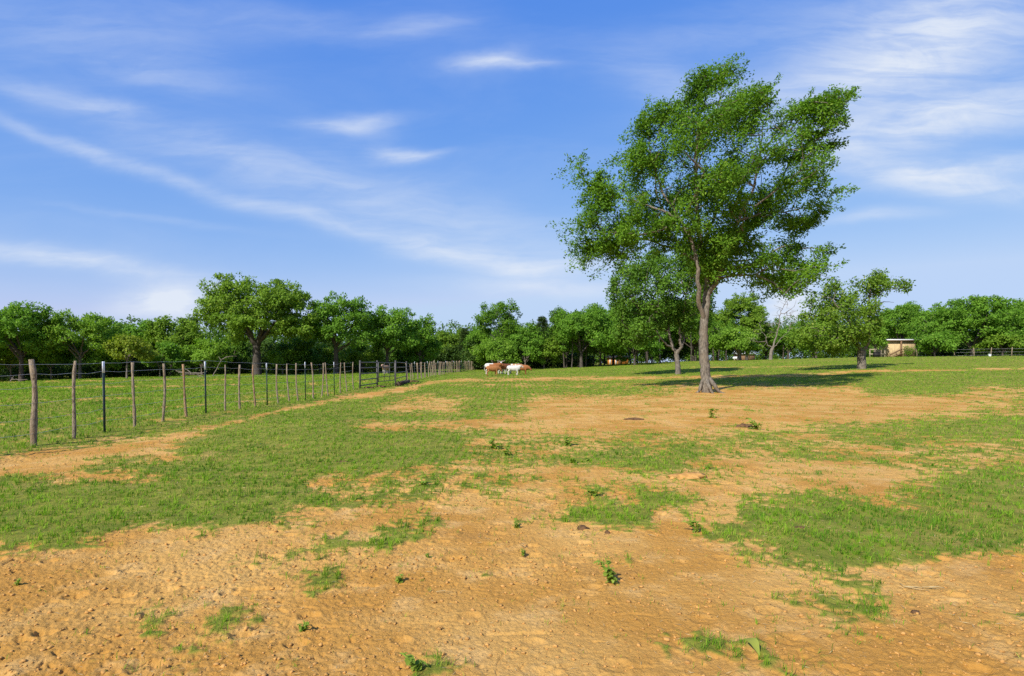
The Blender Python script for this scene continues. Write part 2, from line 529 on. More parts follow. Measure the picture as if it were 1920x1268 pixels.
RG = np.array([np.interp(RX, *zip(*ROWS[k])) for k in RY])
BLOBS = [(140, 1018, 46, 15, .62), (275, 1166, 60, 22, .60), (430, 1166, 42, 18, .5), (590, 1080, 70, 20, .55), (540, 1045, 70, 11, .48), (680, 1026, 52, 15, .62), (620, 1025, 30, 12, .45),
         (745, 1003, 42, 15, .66), (800, 985, 36, 18, .58), (1140, 972, 95, 20, .72), (1240, 938, 40, 12, .42), (1340, 1215, 90, 26, .40), (470, 968, 60, 10, .5), (340, 1205, 40, 14, .4),
         (1155, 1040, 40, 10, .3), (1630, 1150, 70, 16, .32), (1580, 1045, 60, 20, .2), (350, 985, 60, 12, .4), (850, 1240, 46, 26, .40), (970, 980, 20, 8, .4), (925, 1080, 22, 8, .36),
         (960, 1010, 18, 8, .4), (1360, 895, 50, 12, .5), (1240, 940, 46, 12, .36), (1500, 1245, 110, 25, .16), (565, 1100, 50, 14, .35), (400, 1165, 30, 14, .3), (1000, 900, 50, 8, .3), (230, 860, 60, 6, .3)]


def stroke(px, py, m, pts, hw, val):
    x, y = zip(*[(p[0], p[1]) for p in pts])
    yc = np.interp(px, x, y)
    h = np.interp(px, x, hw) if not np.isscalar(hw) else hw
    inside = (px > x[0] - 25) & (px < x[-1] + 25)
    f = np.exp(-((py - yc) / h) ** 2) * inside * np.clip(.74 + .75 * vnoise(px / 37., py / 3.2, 77), 0, 1)
    return m * (1 - f) + val * f


def to_px(x, y, z):
    yy = np.maximum(y, 0.3)
    return CX + F * x / yy, HY - F * (z - EYE) / yy


def grass_cover(x, y):
    """how much of the ground at (x, y) carries grass, 0..1, in patches worn by the herd"""
    z = terrain(x, y)
    wx = x + 0.16 * vnoise(x * 1.7, y * 1.7, 301) + 0.05 * vnoise(x * 6, y * 6, 303)
    wy = y + 0.22 * vnoise(x * 1.7, y * 1.7, 302) + 0.06 * vnoise(x * 6, y * 6, 304)
    px, py = to_px(wx, wy, z)
    front = y > 0.6
    px = np.where(front, px, 960 + 300 * vnoise(x, y, 3)); py = np.where(front, py, 1400)
    pxc = np.clip(px, -199, 2119); pyc = np.clip(py, RY[0], RY[-1] - .01)
    j = np.clip(np.searchsorted(RY, pyc, side='right') - 1, 0, len(RY) - 2)
    fy = (pyc - RY[j]) / (RY[j + 1] - RY[j])
    gx = (pxc + 200) / 10; i = np.clip(gx.astype(int), 0, len(RX) - 2); fx = gx - i
    m = (RG[j, i] * (1 - fx) + RG[j, i + 1] * fx) * (1 - fy) + (RG[j + 1, i] * (1 - fx) + RG[j + 1, i + 1] * fx) * fy
    m = stroke(px, py, m, [(690, 741), (760, 729), (800, 719), (860, 713), (1000, 710.5), (1270, 708), (1500, 704), (1560, 700), (1620, 696), (1790, 694)], [4.0, 4.0, 4.0, 4.0, 3.6, 3.2, 2.8, 3.0, 3.4, 1.2], .08)
    m = stroke(px, py, m, [(1850, 692), (1990, 690)], 2.6, .04)
    m = stroke(px, py, m, [(-200, 900), (0, 872), (130, 860), (250, 838), (330, 819), (420, 797), (520, 772), (640, 747), (720, 737), (760, 729)], [20, 16, 14, 11, 8, 4.6, 3.4, 5, 7, 5], .10)
    m = stroke(px, py, m, [(870, 722), (1000, 724), (1290, 722)], 3.5, .5)
    m = stroke(px, py, m, [(1320, 689), (1520, 688)], 1.6, .45)
    for a in ([(0, 754), (250, 747)], [(120, 727), (420, 722)], [(480, 745), (600, 738)], [(300, 766), (480, 752)], [(0, 716), (420, 712)], [(600, 720), (680, 716)]):
        m = stroke(px, py, m, a, 2.4, .42)
    for bx, by, a, b, amp in BLOBS:
        m = m + amp * np.exp(-(((px - bx) / a) ** 2 + ((py - by) / b) ** 2))
    rr = np.hypot(x, y)
    near = 1 - sstep(rr, 9, 22)
    n = 0.42 * fbm(x * .9, y * .9, 21, 3) + 0.62 * fbm(x * 3.6, y * 3.6, 31, 3) + near * 0.55 * fbm(x * 12., y * 12., 37, 2) + (1 - near) * .30 * vnoise(x * 1.9, y * 1.3, 39)
    amp = .30 + 2.3 * np.clip(m * (1 - m), 0, .25)
    return sstep(m + amp * n, .16, .86)


def micro(x, y, g):
    """trampled clods and hoof pits in the bare earth"""
    r = np.hypot(x, y)
    rough = 0.55 + 0.75 * sstep(vnoise(x * .5 + 4, y * .5, 41), -.3, .5) + 0.55 * sstep(-x, -1.0, 2.0) * sstep(-y, -6.5, -3)
    a = np.abs(vnoise(x * 7.5, y * 7.5, 51)); b = np.abs(vnoise(x * 16, y * 16, 52)); c = vnoise(x * 34, y * 34, 53); d = vnoise(x * 2.6, y * 2.6, 54)
    e = vnoise(x * 11 + 3 * vnoise(x * 3, y * 3, 56), y * 11, 55)
    pit = -0.030 * sstep(e, .46, .80)
    hc = .34
    hx, hy = np.floor(x / hc), np.floor(y / hc)
    hr = .055 + .03 * hash2(hx, hy, 943)
    dd_ = np.hypot(x - (hx + .25 + .5 * hash2(hx, hy, 941)) * hc, (y - (hy + .25 + .5 * hash2(hx, hy, 942)) * hc) * 1.25) / hr
    hoof = (hash2(hx, hy, 944) > .52) * (-.030 * np.exp(-dd_ ** 4) + .016 * np.exp(-((dd_ - 1.25) / .28) ** 2)) * (r < 14)
    q = vnoise(x * 24 + 2 * vnoise(x * 5, y * 5, 58), y * 24, 57)
    pit2 = -0.016 * sstep(q, .40, .75)
    h = 0.016 * d + 0.013 * (a - .3) + 0.013 * (b - .3) + 0.0065 * c + pit + pit2 + hoof
    h = .54 * h * rough * (1 - .65 * g)
    return h * (1 - sstep(r, 25, 60))


def build_ground():
    th = np.concatenate([np.linspace(-math.pi, -0.9, 70, endpoint=False), np.linspace(-0.9, 0.9, 1360), np.linspace(0.9, math.pi, 71)[1:-1]])
    nr1 = np.geomspace(0.25, 2.2, 26, endpoint=False)
    nr2 = np.concatenate([np.geomspace(2.2, 8, 470, endpoint=False), np.geomspace(8, 25, 260, endpoint=False)])
    nr3 = np.geomspace(25, 130, 230, endpoint=False)
    nr4 = np.geomspace(130, 2500, 40)
    r = np.concatenate([nr1, nr2, nr3, nr4])
    R, T = np.meshgrid(r, th, indexing='ij')
    x = (R * np.sin(T)).ravel(); y = (R * np.cos(T)).ravel()
    g = grass_cover(x, y)
    z = terrain(x, y)
    z = z + micro(x, y, g)
    z = z + 0.015 * g * (1 - sstep(R.ravel(), 20, 50))
    nr, nt = R.shape
    V = np.stack([x, y, z], 1)
    i = np.arange(nr - 1)[:, None] * nt; j = np.arange(nt)[None, :]; j2 = (j + 1) % nt
    Q = np.stack([i + j, i + nt + j, i + nt + j2, i + j2], -1).reshape(-1, 4)
    V = np.vstack([V, [[0, 0, z[:nt].mean()]]])
    c = len(V) - 1
    jj = np.arange(nt)
    T3 = np.stack([np.full(nt, c), jj, (jj + 1) % nt], -1)
    me = mesh_np('ground', V, [Q, T3], True)
    attr(me, 'grass', np.append(g, .3))
    m, nb = material('earth_and_turf')
    at_ = nb.new('ShaderNodeAttribute', attribute_name='grass').outputs['Fac']
    pos = nb.new('ShaderNodeNewGeometry').outputs['Position']
    n1 = nb.noise(pos, 0.55, 4, 0.55); n2 = nb.noise(pos, 9, 6, 0.7); n3 = nb.noise(pos, 62, 6, 0.75); n4 = nb.noise(pos, 2.2, 6, 0.65)

    def cells(scale, out='Distance', feature='F1'):
        v = nb.new('ShaderNodeTexVoronoi', feature=feature)
        nb.L.new(nb.vm('ADD', pos, nb.vm('MULTIPLY', nb.noise(pos, scale * .6, 3, .6, 0, True), (.9 / scale,) * 3)), v.inputs['Vector'])
        v.inputs['Scale'].default_value = scale
        return v
    v1 = cells(30); v2 = cells(75)
    dirt = nb.mix(nb.ramp(n1, 0.38, 0.62), (0.455, 0.228, 0.048), (0.560, 0.322, 0.092))
    dirt = nb.mix(nb.ramp(n4, 0.50, 0.70, 0, .7), dirt, (0.595, 0.370, 0.138))
    dirt = nb.mix(nb.ramp(nb.noise(pos, 1.3, 5, .6), .56, .72, 0, .45), dirt, (0.300, 0.160, 0.052))
    dirt = nb.mix(nb.ramp(n2, 0.54, 0.74, 0, .5), dirt, (0.310, 0.145, 0.034))
    dirt = nb.mix(nb.ramp(n3, 0.54, 0.72, 0, .55), dirt, (0.270, 0.130, 0.034))
    dirt = nb.mix(nb.ramp(n3, 0.30, 0.44, .45, 0), dirt, (0.640, 0.430, 0.200))
    sx = nb.new('ShaderNodeSeparateColor'); nb.L.new(v1.outputs['Color'], sx.inputs[0])
    speck = nb.m('MULTIPLY', nb.ramp(v1.outputs['Distance'], 0.10, 0.30, 1, 0), nb.m('MULTIPLY', nb.ramp(sx.outputs[0], .72, .78), nb.ramp(n4, .40, .60)))
    dirt = nb.mix(nb.m('MULTIPLY', speck, .8), dirt, (0.100, 0.055, 0.022))  # dark specks: debris, and the shade of small holes put into the colour
    gn = nb.noise(pos, 3.2, 5, 0.65)
    turf = nb.mix(nb.ramp(gn, 0.34, 0.66), (0.105, 0.150, 0.018), (0.225, 0.245, 0.034))
    turf = nb.mix(nb.ramp(nb.noise(pos, 0.9, 5, 0.6), 0.53, 0.74, 0, .65), turf, (0.34, 0.24, 0.07))
    turf = nb.mix(nb.ramp(nb.noise(pos, 40, 3, 0.7), 0.5, 0.75, 0, .5), turf, (0.085, 0.075, 0.022))
    col = nb.mix(nb.ramp(at_, .25, 1.0, 0, .92), dirt, turf)
    hb = nb.m('ADD', nb.m('MULTIPLY', nb.noise(pos, 34, 9, 0.78), 1.0), nb.m('MULTIPLY_ADD', v1.outputs['Distance'], -.28, nb.m('MULTIPLY', v2.outputs['Distance'], -.22)))
    hb = nb.m('MULTIPLY_ADD', speck, -.35, hb)
    nb.L.new(principled(nb, col, 0.95, 0.06, bump(nb, hb, 0.7, 0.022)), nb.out.inputs[0])
    o = link('ground', me, m)
    tag(o, 'trampled orange earth and patchy green pasture grass', kind='structure')


build_ground()


# ------------------------------------------------------------------ trees
def unit(a):
    return a / (np.linalg.norm(a, axis=-1, keepdims=True) + 1e-12)


def leaf_quads(P, D, N, L, Wd):
    D = unit(D); s_ = unit(np.cross(D, N)); N = np.cross(s_, D)
    L = L[:, None]; Wd = Wd[:, None]
    v0 = P; v1 = P + D * L * .45 + s_ * Wd * .5 + N * Wd * .14
    v2 = P + D * L; v3 = P + D * L * .45 - s_ * Wd * .5 + N * Wd * .14
    V = np.stack([v0, v1, v2, v3], 1).reshape(-1, 3)
    Q = np.arange(len(V)).reshape(-1, 4)
    return V, Q


class Skeleton:
    def __init__(s):
        s.P = []; s.par = []; s.path = []; s.fix = []; s.paths = []; s.tip = []

    def node(s, p, par, r=None):
        s.P.append(np.array(p, float)); s.par.append(par)
        s.path.append(0 if par < 0 else s.path[par] + np.linalg.norm(s.P[-1] - s.P[par]))
        s.fix.append(r); s.tip.append(0)
        return len(s.P) - 1

    def spine(s, pts, r0, r1, parent=None, sub=4, wob=0.0, r=None, power=1.0):
        pts = np.asarray(pts, float)
        t = np.linspace(0, 1, len(pts)); tt = np.linspace(0, 1, (len(pts) - 1) * sub + 1)
        # Catmull-Rom through the points
        ext = np.vstack([2 * pts[0] - pts[1], pts, 2 * pts[-1] - pts[-2]])
        out = []
        for k in range(len(pts) - 1):
            p0, p1, p2, p3 = ext[k:k + 4]
            for q in np.arange(sub) / sub:
                out.append(.5 * (2 * p1 + (p2 - p0) * q + (2 * p0 - 5 * p1 + 4 * p2 - p3) * q * q + (3 * p1 - p0 - 3 * p2 + p3) * q ** 3))
        out.append(pts[-1]); out = np.array(out)
        if wob and r is not None:
            out[1:-1] += r.normal(size=(len(out) - 2, 3)) * wob
        rad = r0 + (r1 - r0) * np.linspace(0, 1, len(out)) ** power
        par = -1 if parent is None else parent
        ids = [] if parent is None else [parent]
        for p, q in zip(out if parent is None else out[1:], rad if parent is None else rad[1:]):
            par = s.node(p, par, q); ids.append(par)
        s.paths.append((ids, [r0] if parent is not None else None))
        return ids

    def nearest(s, p):
        return int(np.argmin(np.linalg.norm(np.array(s.P) - np.array(p), axis=1)))

    def attach(s, targets, r, bias=0.35, sag=0.0, minz=None):
        A = np.array(s.P); pl = np.array(s.path)
        ok = np.ones(len(A), bool)
        if minz is not None:
            ok = A[:, 2] >= minz
            if not ok.any(): ok[:] = True
        A = list(A); pl = list(pl); ok = list(ok)
        Aa = np.array(A); pa = np.array(pl); oka = np.array(ok)
        order = np.argsort(np.min(np.linalg.norm(targets[:, None, :] - Aa[None, ::3, :], axis=2), axis=1))
        ends = {}
        for oi in order:
            t = targets[oi]
            cost = np.linalg.norm(Aa - t, axis=1) + bias * pa + (~oka) * 1e3
            k = int(np.argmin(cost))
            p0 = s.P[k]; d = t - p0; L = np.linalg.norm(d)
            n = max(1, int(L / 0.55))
            ids = [k]; par = k
            off = r.normal(size=3) * L * .09
            new = []
            for q in range(1, n + 1):
                f = q / n
                p = p0 + d * f + off * math.sin(math.pi * f) + np.array([0, 0, sag * L * math.sin(math.pi * f)])
                if q < n: p = p + r.normal(size=3) * .04
                par = s.node(p, par); ids.append(par); new.append(p)
            Aa = np.vstack([Aa, new]); pa = np.append(pa, s.path[-n:]); oka = np.append(oka, np.ones(n, bool))
            s.tip[par] += 1
            s.paths.append((ids, None))
            ends[oi] = ids
        return ends

    def mesh_into(s, mb, tipr=0.012, expo=0.5, k_big=10, k_small=5, jitter=0.04, r=None, minr=0.0):
        n = len(s.P)
        cnt = np.array(s.tip, float)
        for i in range(n - 1, -1, -1):
            if s.par[i] >= 0: cnt[s.par[i]] += cnt[i]
        rad = tipr * np.maximum(cnt, 1) ** expo
        for i in range(n):
            if s.fix[i] is not None: rad[i] = s.fix[i]
        for ids, first in s.paths:
            rr = rad[ids].copy()
            if first is not None: rr[0] = min(rr[0], first[0] * 1.05)
            elif s.fix[ids[-1]] is None:
                rr[0] = min(rr[0], rr[1] * 1.25)
                rr[-1] *= .55
            if rr.max() < minr: continue
            pts = np.array([s.P[i] for i in ids])
            if len(pts) < 2: continue
            mb.tube(pts, rr, k_big if rr.max() > .07 else k_small, cap=False, jitter=jitter, r=r)


def make_tree(name, label, cat, base, trunk_mb, leafV, leafQ, leaf_mat, bark_mat, group=None):
    root = thing(name, label, cat, base, group)
    b = np.array(base)
    if trunk_mb is not None and trunk_mb.n:
        trunk_mb.V = [v - b for v in trunk_mb.V]
        trunk_mb.build('trunk', bark_mat, root, smooth=True)
    if leafV is not None:
        link('crown', mesh_np('crown', leafV - b, [leafQ]), leaf_mat, root)
    return root


def in_poly(x, y, poly):
    poly = np.asarray(poly, float); n = len(poly)
    c = np.zeros(len(x), bool)
    j = n - 1
    for i in range(n):
        xi, yi = poly[i]; xj, yj = poly[j]
        t = ((yi > y) != (yj > y)) & (x < (xj - xi) * (y - yi) / (yj - yi + 1e-12) + xi)
        c ^= t
        j = i
    return c


def edge_dist(x, y, poly):
    poly = np.asarray(poly, float); d = np.full(len(x), 1e9)
    P = np.stack([x, y], 1)
    for a, b in zip(poly, np.roll(poly, -1, 0)):
        ab = b - a; t = np.clip(((P - a) @ ab) / (ab @ ab + 1e-9), 0, 1)
        d = np.minimum(d, np.linalg.norm(P - (a + t[:, None] * ab), axis=1))
    return d


def main_tree():
    r = np.random.default_rng(42)
    base = ground_at(1325, 736)
    D = base.y; sc = D / F
    bx = base.x

    def P(px, py, dy=0.0):
        return np.array([(px - CX) * sc, D + dy, EYE + (HY - py) * sc])
    sk = Skeleton()
    gz = base.z
    trunk = sk.spine([np.array([bx, D, gz - .15]), P(1324, 715), P(1321, 680), P(1319, 645), P(1320, 605), P(1325, 575, .1), P(1328, 550, .2)], .285, .175, r=r, wob=.012, power=.55, sub=6)
    a = sk.spine([sk.P[trunk[-1]], P(1328, 510, .3), P(1322, 470, .4), P(1312, 420, .2), P(1306, 360, 0), P(1302, 300, -.2), P(1310, 230, 0), P(1330, 160, .2)], .155, .025, trunk[-1], r=r, wob=.03)
    n0 = sk.nearest(P(1321, 600)); b = sk.spine([sk.P[n0], P(1306, 565, -.4), P(1300, 520, -.8), P(1290, 470, -.9), P(1268, 420, -.8), P(1240, 365, -.5), P(1222, 300, 0), P(1215, 240, 0)], .125, .02, n0, r=r, wob=.03)
    n0 = sk.nearest(P(1328, 552)); c = sk.spine([sk.P[n0], P(1341, 525, -.3), P(1352, 480, -.6), P(1372, 420, -.8), P(1400, 360, -.8), P(1415, 290, -.6), P(1425, 235, -.4)], .125, .02, n0, r=r, wob=.03)
    n0 = sk.nearest(P(1345, 510, -.5)); d = sk.spine([sk.P[n0], P(1375, 470, .6), P(1420, 420, 1.2), P(1470, 350, 1.6), P(1510, 280, 1.6), P(1545, 215, 1.5)], .09, .02, n0, r=r, wob=.03)
    n0 = sk.nearest(P(1295, 490, -.6)); e = sk.spine([sk.P[n0], P(1270, 466, .3), P(1232, 446, 1.0), P(1180, 428, 1.4), P(1125, 415, 1.2)], .07, .02, n0, r=r, wob=.03)
    n0 = sk.nearest(P(1265, 415, -.8)); sk.spine([sk.P[n0], P(1225, 395, -.4), P(1180, 370, .6), P(1140, 340, 1.0), P(1110, 318, 1.0)], .07, .015, n0, r=r, wob=.03)
    n0 = sk.nearest(P(1332, 540, .1)); sk.spine([sk.P[n0], P(1352, 505, 1.2), P(1395, 480, 2.2), P(1450, 470, 2.8), P(1510, 470, 2.6)], .10, .02, n0, r=r, wob=.03)
    n0 = sk.nearest(P(1322, 470, .4)); sk.spine([sk.P[n0], P(1300, 420, 1.8), P(1275, 370, 3.0), P(1262, 310, 3.6), P(1260, 250, 3.2)], .11, .02, n0, r=r, wob=.03)
    n0 = sk.nearest(P(1325, 490, .4)); sk.spine([sk.P[n0], P(1350, 430, 2.2), P(1390, 360, 3.4), P(1420, 300, 3.8)], .11, .02, n0, r=r, wob=.03)
    n0 = sk.nearest(P(1372, 420, -1.4)); sk.spine([sk.P[n0], P(1420, 404, -.2), P(1480, 390, .6), P(1545, 380, .8)], .07, .02, n0, r=r, wob=.03)
    # crown outline (metres from the trunk) and openings in it
    o = [(860, 45), (905, 48), (880, 105), (952, 140), (900, 185), (880, 232), (960, 220), (1000, 250), (1095, 214), (1060, 275), (1075, 300), (1050, 345), (1062, 410), (1100, 400), (1110, 330), (1180, 320), (1225, 285), (1260, 300),
         (1300, 258), (1400, 240), (1452, 262), (1450, 310), (1425, 345), (1435, 380), (1400, 460), (1430, 510), (1350, 530), (1345, 600), (1400, 645), (1350, 690), (1440, 712), (1380, 745), (1480, 790), (1370, 800), (1370, 842), (1310, 850), (1310, 885),
         (1290, 950), (1240, 920), (1180, 905), (1060, 900), (960, 905), (930, 940), (1000, 975), (1130, 985), (1230, 985), (1290, 1010), (1375, 1052), (1300, 1070), (1330, 1125), (1370, 1180), (1280, 1185), (1240, 1232), (1200, 1258), (1090, 1195), (1040, 1230), (990, 1225),
         (920, 1180), (860, 1210), (800, 1180), (700, 1150), (640, 1110), (600, 1060), (540, 1060), (520, 990), (440, 1010), (420, 1060), (370, 1080), (290, 1115), (200, 1085), (140, 1045), (150, 960), (200, 930), (80, 908), (120, 860), (200, 815), (165, 765), (160, 700), (88, 595),
         (130, 572), (190, 680), (230, 615), (262, 690), (330, 640), (330, 555), (340, 450), (400, 395), (440, 300), (470, 330), (540, 258), (600, 285), (660, 240), (680, 150), (725, 170), (770, 100), (800, 125)]
    poly = np.array([(1040 + x * .3785, 80 + y * .3785) for x, y in o])
    pm = np.stack([(poly[:, 0] - CX) * sc, EYE + (HY - poly[:, 1]) * sc], 1)
    N = 60000
    x = r.uniform(pm[:, 0].min(), pm[:, 0].max(), N); z = r.uniform(pm[:, 1].min(), pm[:, 1].max(), N)
    k = in_poly(x, z, pm); x, z = x[k], z[k]
    de = edge_dist(x, z, pm)
    # clumpiness: sprays gather in boughs
    cl = vnoise(x / 1.35, z / 1.0, 601) + .45 * vnoise(x / .55, z / .5, 602)
    k = (cl + r.normal(size=len(x)) * .26 > .13) & (de > .10)
    x, z, de = x[k], z[k], de[k]
    pxx = x / sc + CX; pyy = HY - (z - EYE) / sc
    low = (pxx > 1335) & (pyy > 452)                     # hanging boughs low on the lee side
    sel = np.concatenate([np.flatnonzero(~low)[:1000], np.flatnonzero(low)[:175]])
    x, z, de = x[sel], z[sel], de[sel]
    tips = [(1366, 112), (1374, 122), (1388, 138), (1360, 132), (1350, 150), (1598, 172), (1584, 182), (1572, 192), (1556, 205), (1084, 312), (1094, 332), (1100, 350), (1440, 168), (1425, 180), (1588, 378), (1594, 356), (1575, 350), (1548, 470), (1556, 500), (1540, 528), (1516, 548), (1500, 535), (1470, 540), (1530, 505), (1080, 418), (1092, 408), (1112, 480), (1148, 488), (1128, 452), (1455, 555), (1435, 530), (1405, 520)]
    x = np.append(x, [(q[0] - CX) * sc for q in tips]); z = np.append(z, [EYE + (HY - q[1]) * sc for q in tips]); de = np.append(de, np.full(len(tips), .25))
    n = len(x)
    half = np.minimum(5.2, .6 + 1.55 * de)
    yy = D + half * np.clip(1.1 * vnoise(x / 1.6 + 7, z / 1.2, 605) + r.normal(size=n) * .55, -1, 1)
    tg = np.stack([x, yy, z], 1)
    ends = sk.attach(tg, r, bias=.30, sag=-.02, minz=gz + 5.0)
    sk.spine([P(1325, 705), P(1336, 722, -.25), np.array([bx + .55, D - .28, gz + .03]), np.array([bx + 1.0, D - .45, gz - .10])], .14, .03, r=r)
    sk.spine([P(1322, 705), P(1313, 724, -.1), np.array([bx - .44, D - .1, gz + .03]), np.array([bx - .72, D, gz - .1])], .12, .03, r=r)
    sk.spine([P(1323, 708), P(1324, 724, -.42), np.array([bx + .08, D - .58, gz + .02]), np.array([bx + .12, D - .8, gz - .1])], .11, .03, r=r)
    mb = MB()
    sk.mesh_into(mb, tipr=.012, expo=.46, k_big=14, k_small=5, jitter=.035, r=r)
    LV = []; LQ = []; q0 = 0
    wind = np.array([.95, .05, .30])
    cen = np.array([bx, D, gz + 8.5])
    PP = []; DD = []; NN = []
    for i in range(n):
        t = tg[i]
        ids = ends[i]
        outw = unit(t - cen)
        ax = unit(outw * .45 + wind * (.60 + .45 * (de[i] < 1.0)) + np.array([0, 0, .10]) + r.normal(size=3) * .50)
        L = r.uniform(.55, 1.25) * (0.8 + .45 * (de[i] < .8))
        nl = int(r.uniform(72, 150))
        f = r.uniform(-1, .35, nl)
        rad = (.34 - .12 * (de[i] < 1.0)) * np.sqrt(np.clip(.45 - f, .05, .9))
        pp = t + ax * (f * L)[:, None] + r.normal(size=(nl, 3)) * (rad * .6)[:, None] + np.array([0, 0, -.06]) * np.abs(f)[:, None]
        PP.append(pp)
        DD.append(unit(.8 * ax + r.normal(size=(nl, 3)) * .8 + np.array([.2, 0, -.15])))
        NN.append(unit(np.array([-.1, -.15, .65]) + .55 * unit(pp - t) + .35 * outw + r.normal(size=(nl, 3)) * .42))
    PP = np.concatenate(PP); DD = np.concatenate(DD); NN = np.concatenate(NN)
    V, Q = leaf_quads(PP, DD, NN, r.uniform(.10, .185, len(PP)), r.uniform(.052, .09, len(PP)))
    make_tree('elm_tree', 'tall windswept green elm standing alone in the bare earth, tallest tree of the field', 'tree', base, mb, V, Q, M['leaf_main'], M['bark_main'])


main_tree()


def auto_tree(name, label, px, Y, top, left, right, bottom, leaf, bark, seed, trunk_r=.22, fork=None, lobes=9, dens=1.0, leaf_l=.30, group=None, lean=0.0,
              forks=None, shape='dome', nleaf=54, cat='tree', trunk_px=None, sink=0.1, spread=.62):
    """a broadleaf tree: px of the trunk, distance Y, crown edges given as seen (pixels), all built at that distance in metres"""
    r = np.random.default_rng(seed)
    base = on(px, Y)
    sc = Y / F
    ztop = EYE + (HY - top) * sc; zbot = EYE + (HY - bottom) * sc
    zbot = max(zbot, base.z + .15)
    xl = (left - CX) * sc; xr = (right - CX) * sc
    cx = (xl + xr) / 2; rx = (xr - xl) / 2; ry = rx * .92
    cz = (ztop + zbot) / 2; rz = (ztop - zbot) / 2
    C = np.array([cx, Y, cz]); E = np.array([rx, ry, rz])
    sk = Skeleton()
    zf = base.z + (fork if fork is not None else max(.8, (zbot - base.z) * .9 + .25 * rz))
    tp = [np.array([base.x, Y, base.z - sink]), np.array([base.x + .12 * lean, Y, base.z + .35 * (zf - base.z)]), np.array([base.x + .5 * lean, Y, base.z + .7 * (zf - base.z)]), np.array([base.x + lean, Y, zf])]
    tr = sk.spine(tp, trunk_r * 1.35, trunk_r * .8, r=r, wob=trunk_r * .06, power=.5, sub=3)
    # lobes of the crown
    LC = []; LR = []
    for k in range(lobes):
        a = 2 * math.pi * (k * .381966 + r.uniform(-.05, .05)); h = -.75 + 1.75 * (k + .5) / lobes + r.uniform(-.12, .12)
        h = np.clip(h, -.85, .95)
        rad = math.sqrt(max(0, 1 - (h * .8) ** 2))
        if shape == 'dome': rad = 1.0 if h < .2 else rad * .95
        if shape == 'cone': rad *= np.clip(.62 - .55 * h, .1, 1)
        if shape == 'vase': rad *= np.clip(.72 + .3 * h, .3, 1)
        LC.append(C + E * np.array([math.cos(a) * rad * spread, math.sin(a) * rad * spread, h * .66]))
        LR.append(E * np.array([.43, .43, .40]) * r.uniform(.8, 1.12) * (np.clip(1 - .4 * h, .5, 1.2) if shape == 'cone' else 1))
    for k in range(min(lobes, 7) if forks is None else forks):
        t = LC[(k * 2 + 1) % lobes]
        s0 = sk.P[tr[-1]] if k < 3 else sk.P[tr[-1 - (k % 3)]]
        kk = tr[-1] if k < 3 else tr[-1 - (k % 3)]
        mid = s0 + (t - s0) * .5 + np.array([0, 0, .12 * np.linalg.norm(t - s0)]) + r.normal(size=3) * .15 * rx * .3
        sk.spine([s0, mid, t], trunk_r * r.uniform(.42, .62), .03, kk, sub=5, r=r, wob=.05 * max(1, rx * .2))
    area = 4 * math.pi * ((rx * ry) ** 1.6 / 3 + 2 * (rx * rz) ** 1.6 / 3) ** (1 / 1.6)
    n = int(np.clip(area * 1.30 * dens, 70, 720))
    ks = r.integers(0, lobes, n)
    dr = unit(r.normal(size=(n, 3)))
    tg = np.array([LC[k] for k in ks]) + np.array([LR[k] for k in ks]) * dr * (r.uniform(0, 1, n) ** .45)[:, None]
    tg[:, 2] = np.maximum(tg[:, 2], zbot + r.uniform(0, .5, n))
    sk.attach(tg, r, bias=.3, minz=min(zf, zbot) - .1)
    mb = MB()
    sk.mesh_into(mb, tipr=.018, expo=.45, k_big=9, k_small=4, jitter=.05, r=r, minr=.0)
    nl = np.maximum(8, (r.normal(nleaf, nleaf * .35, n)).astype(int))
    own = np.repeat(np.arange(n), nl)
    m = len(own)
    cs = r.uniform(.38, .72, n)[own] * (leaf_l / .30) ** .5
    dd = unit(r.normal(size=(m, 3)))
    ctr = tg[own]
    outc = unit(ctr - C)
    off = dd * (cs * r.uniform(.15, 1, m) ** .5)[:, None] * np.array([1.15, 1.15, .75])
    p = ctr + off
    p[:, 2] = np.maximum(p[:, 2], base.z + .1)
    nn = unit(.75 * dd + .5 * outc + np.array([-.12, -.18, .5]) + r.normal(size=(m, 3)) * .30)
    ld = unit(r.normal(size=(m, 3)) + np.array([.25, 0, -.1]) + .4 * outc)
    V, Q = leaf_quads(p, ld, nn, r.uniform(.7, 1.25, m) * leaf_l, r.uniform(.7, 1.2, m) * leaf_l * .62)
    return make_tree(name, label, cat, base, mb, V, Q, M[leaf], M[bark], group)


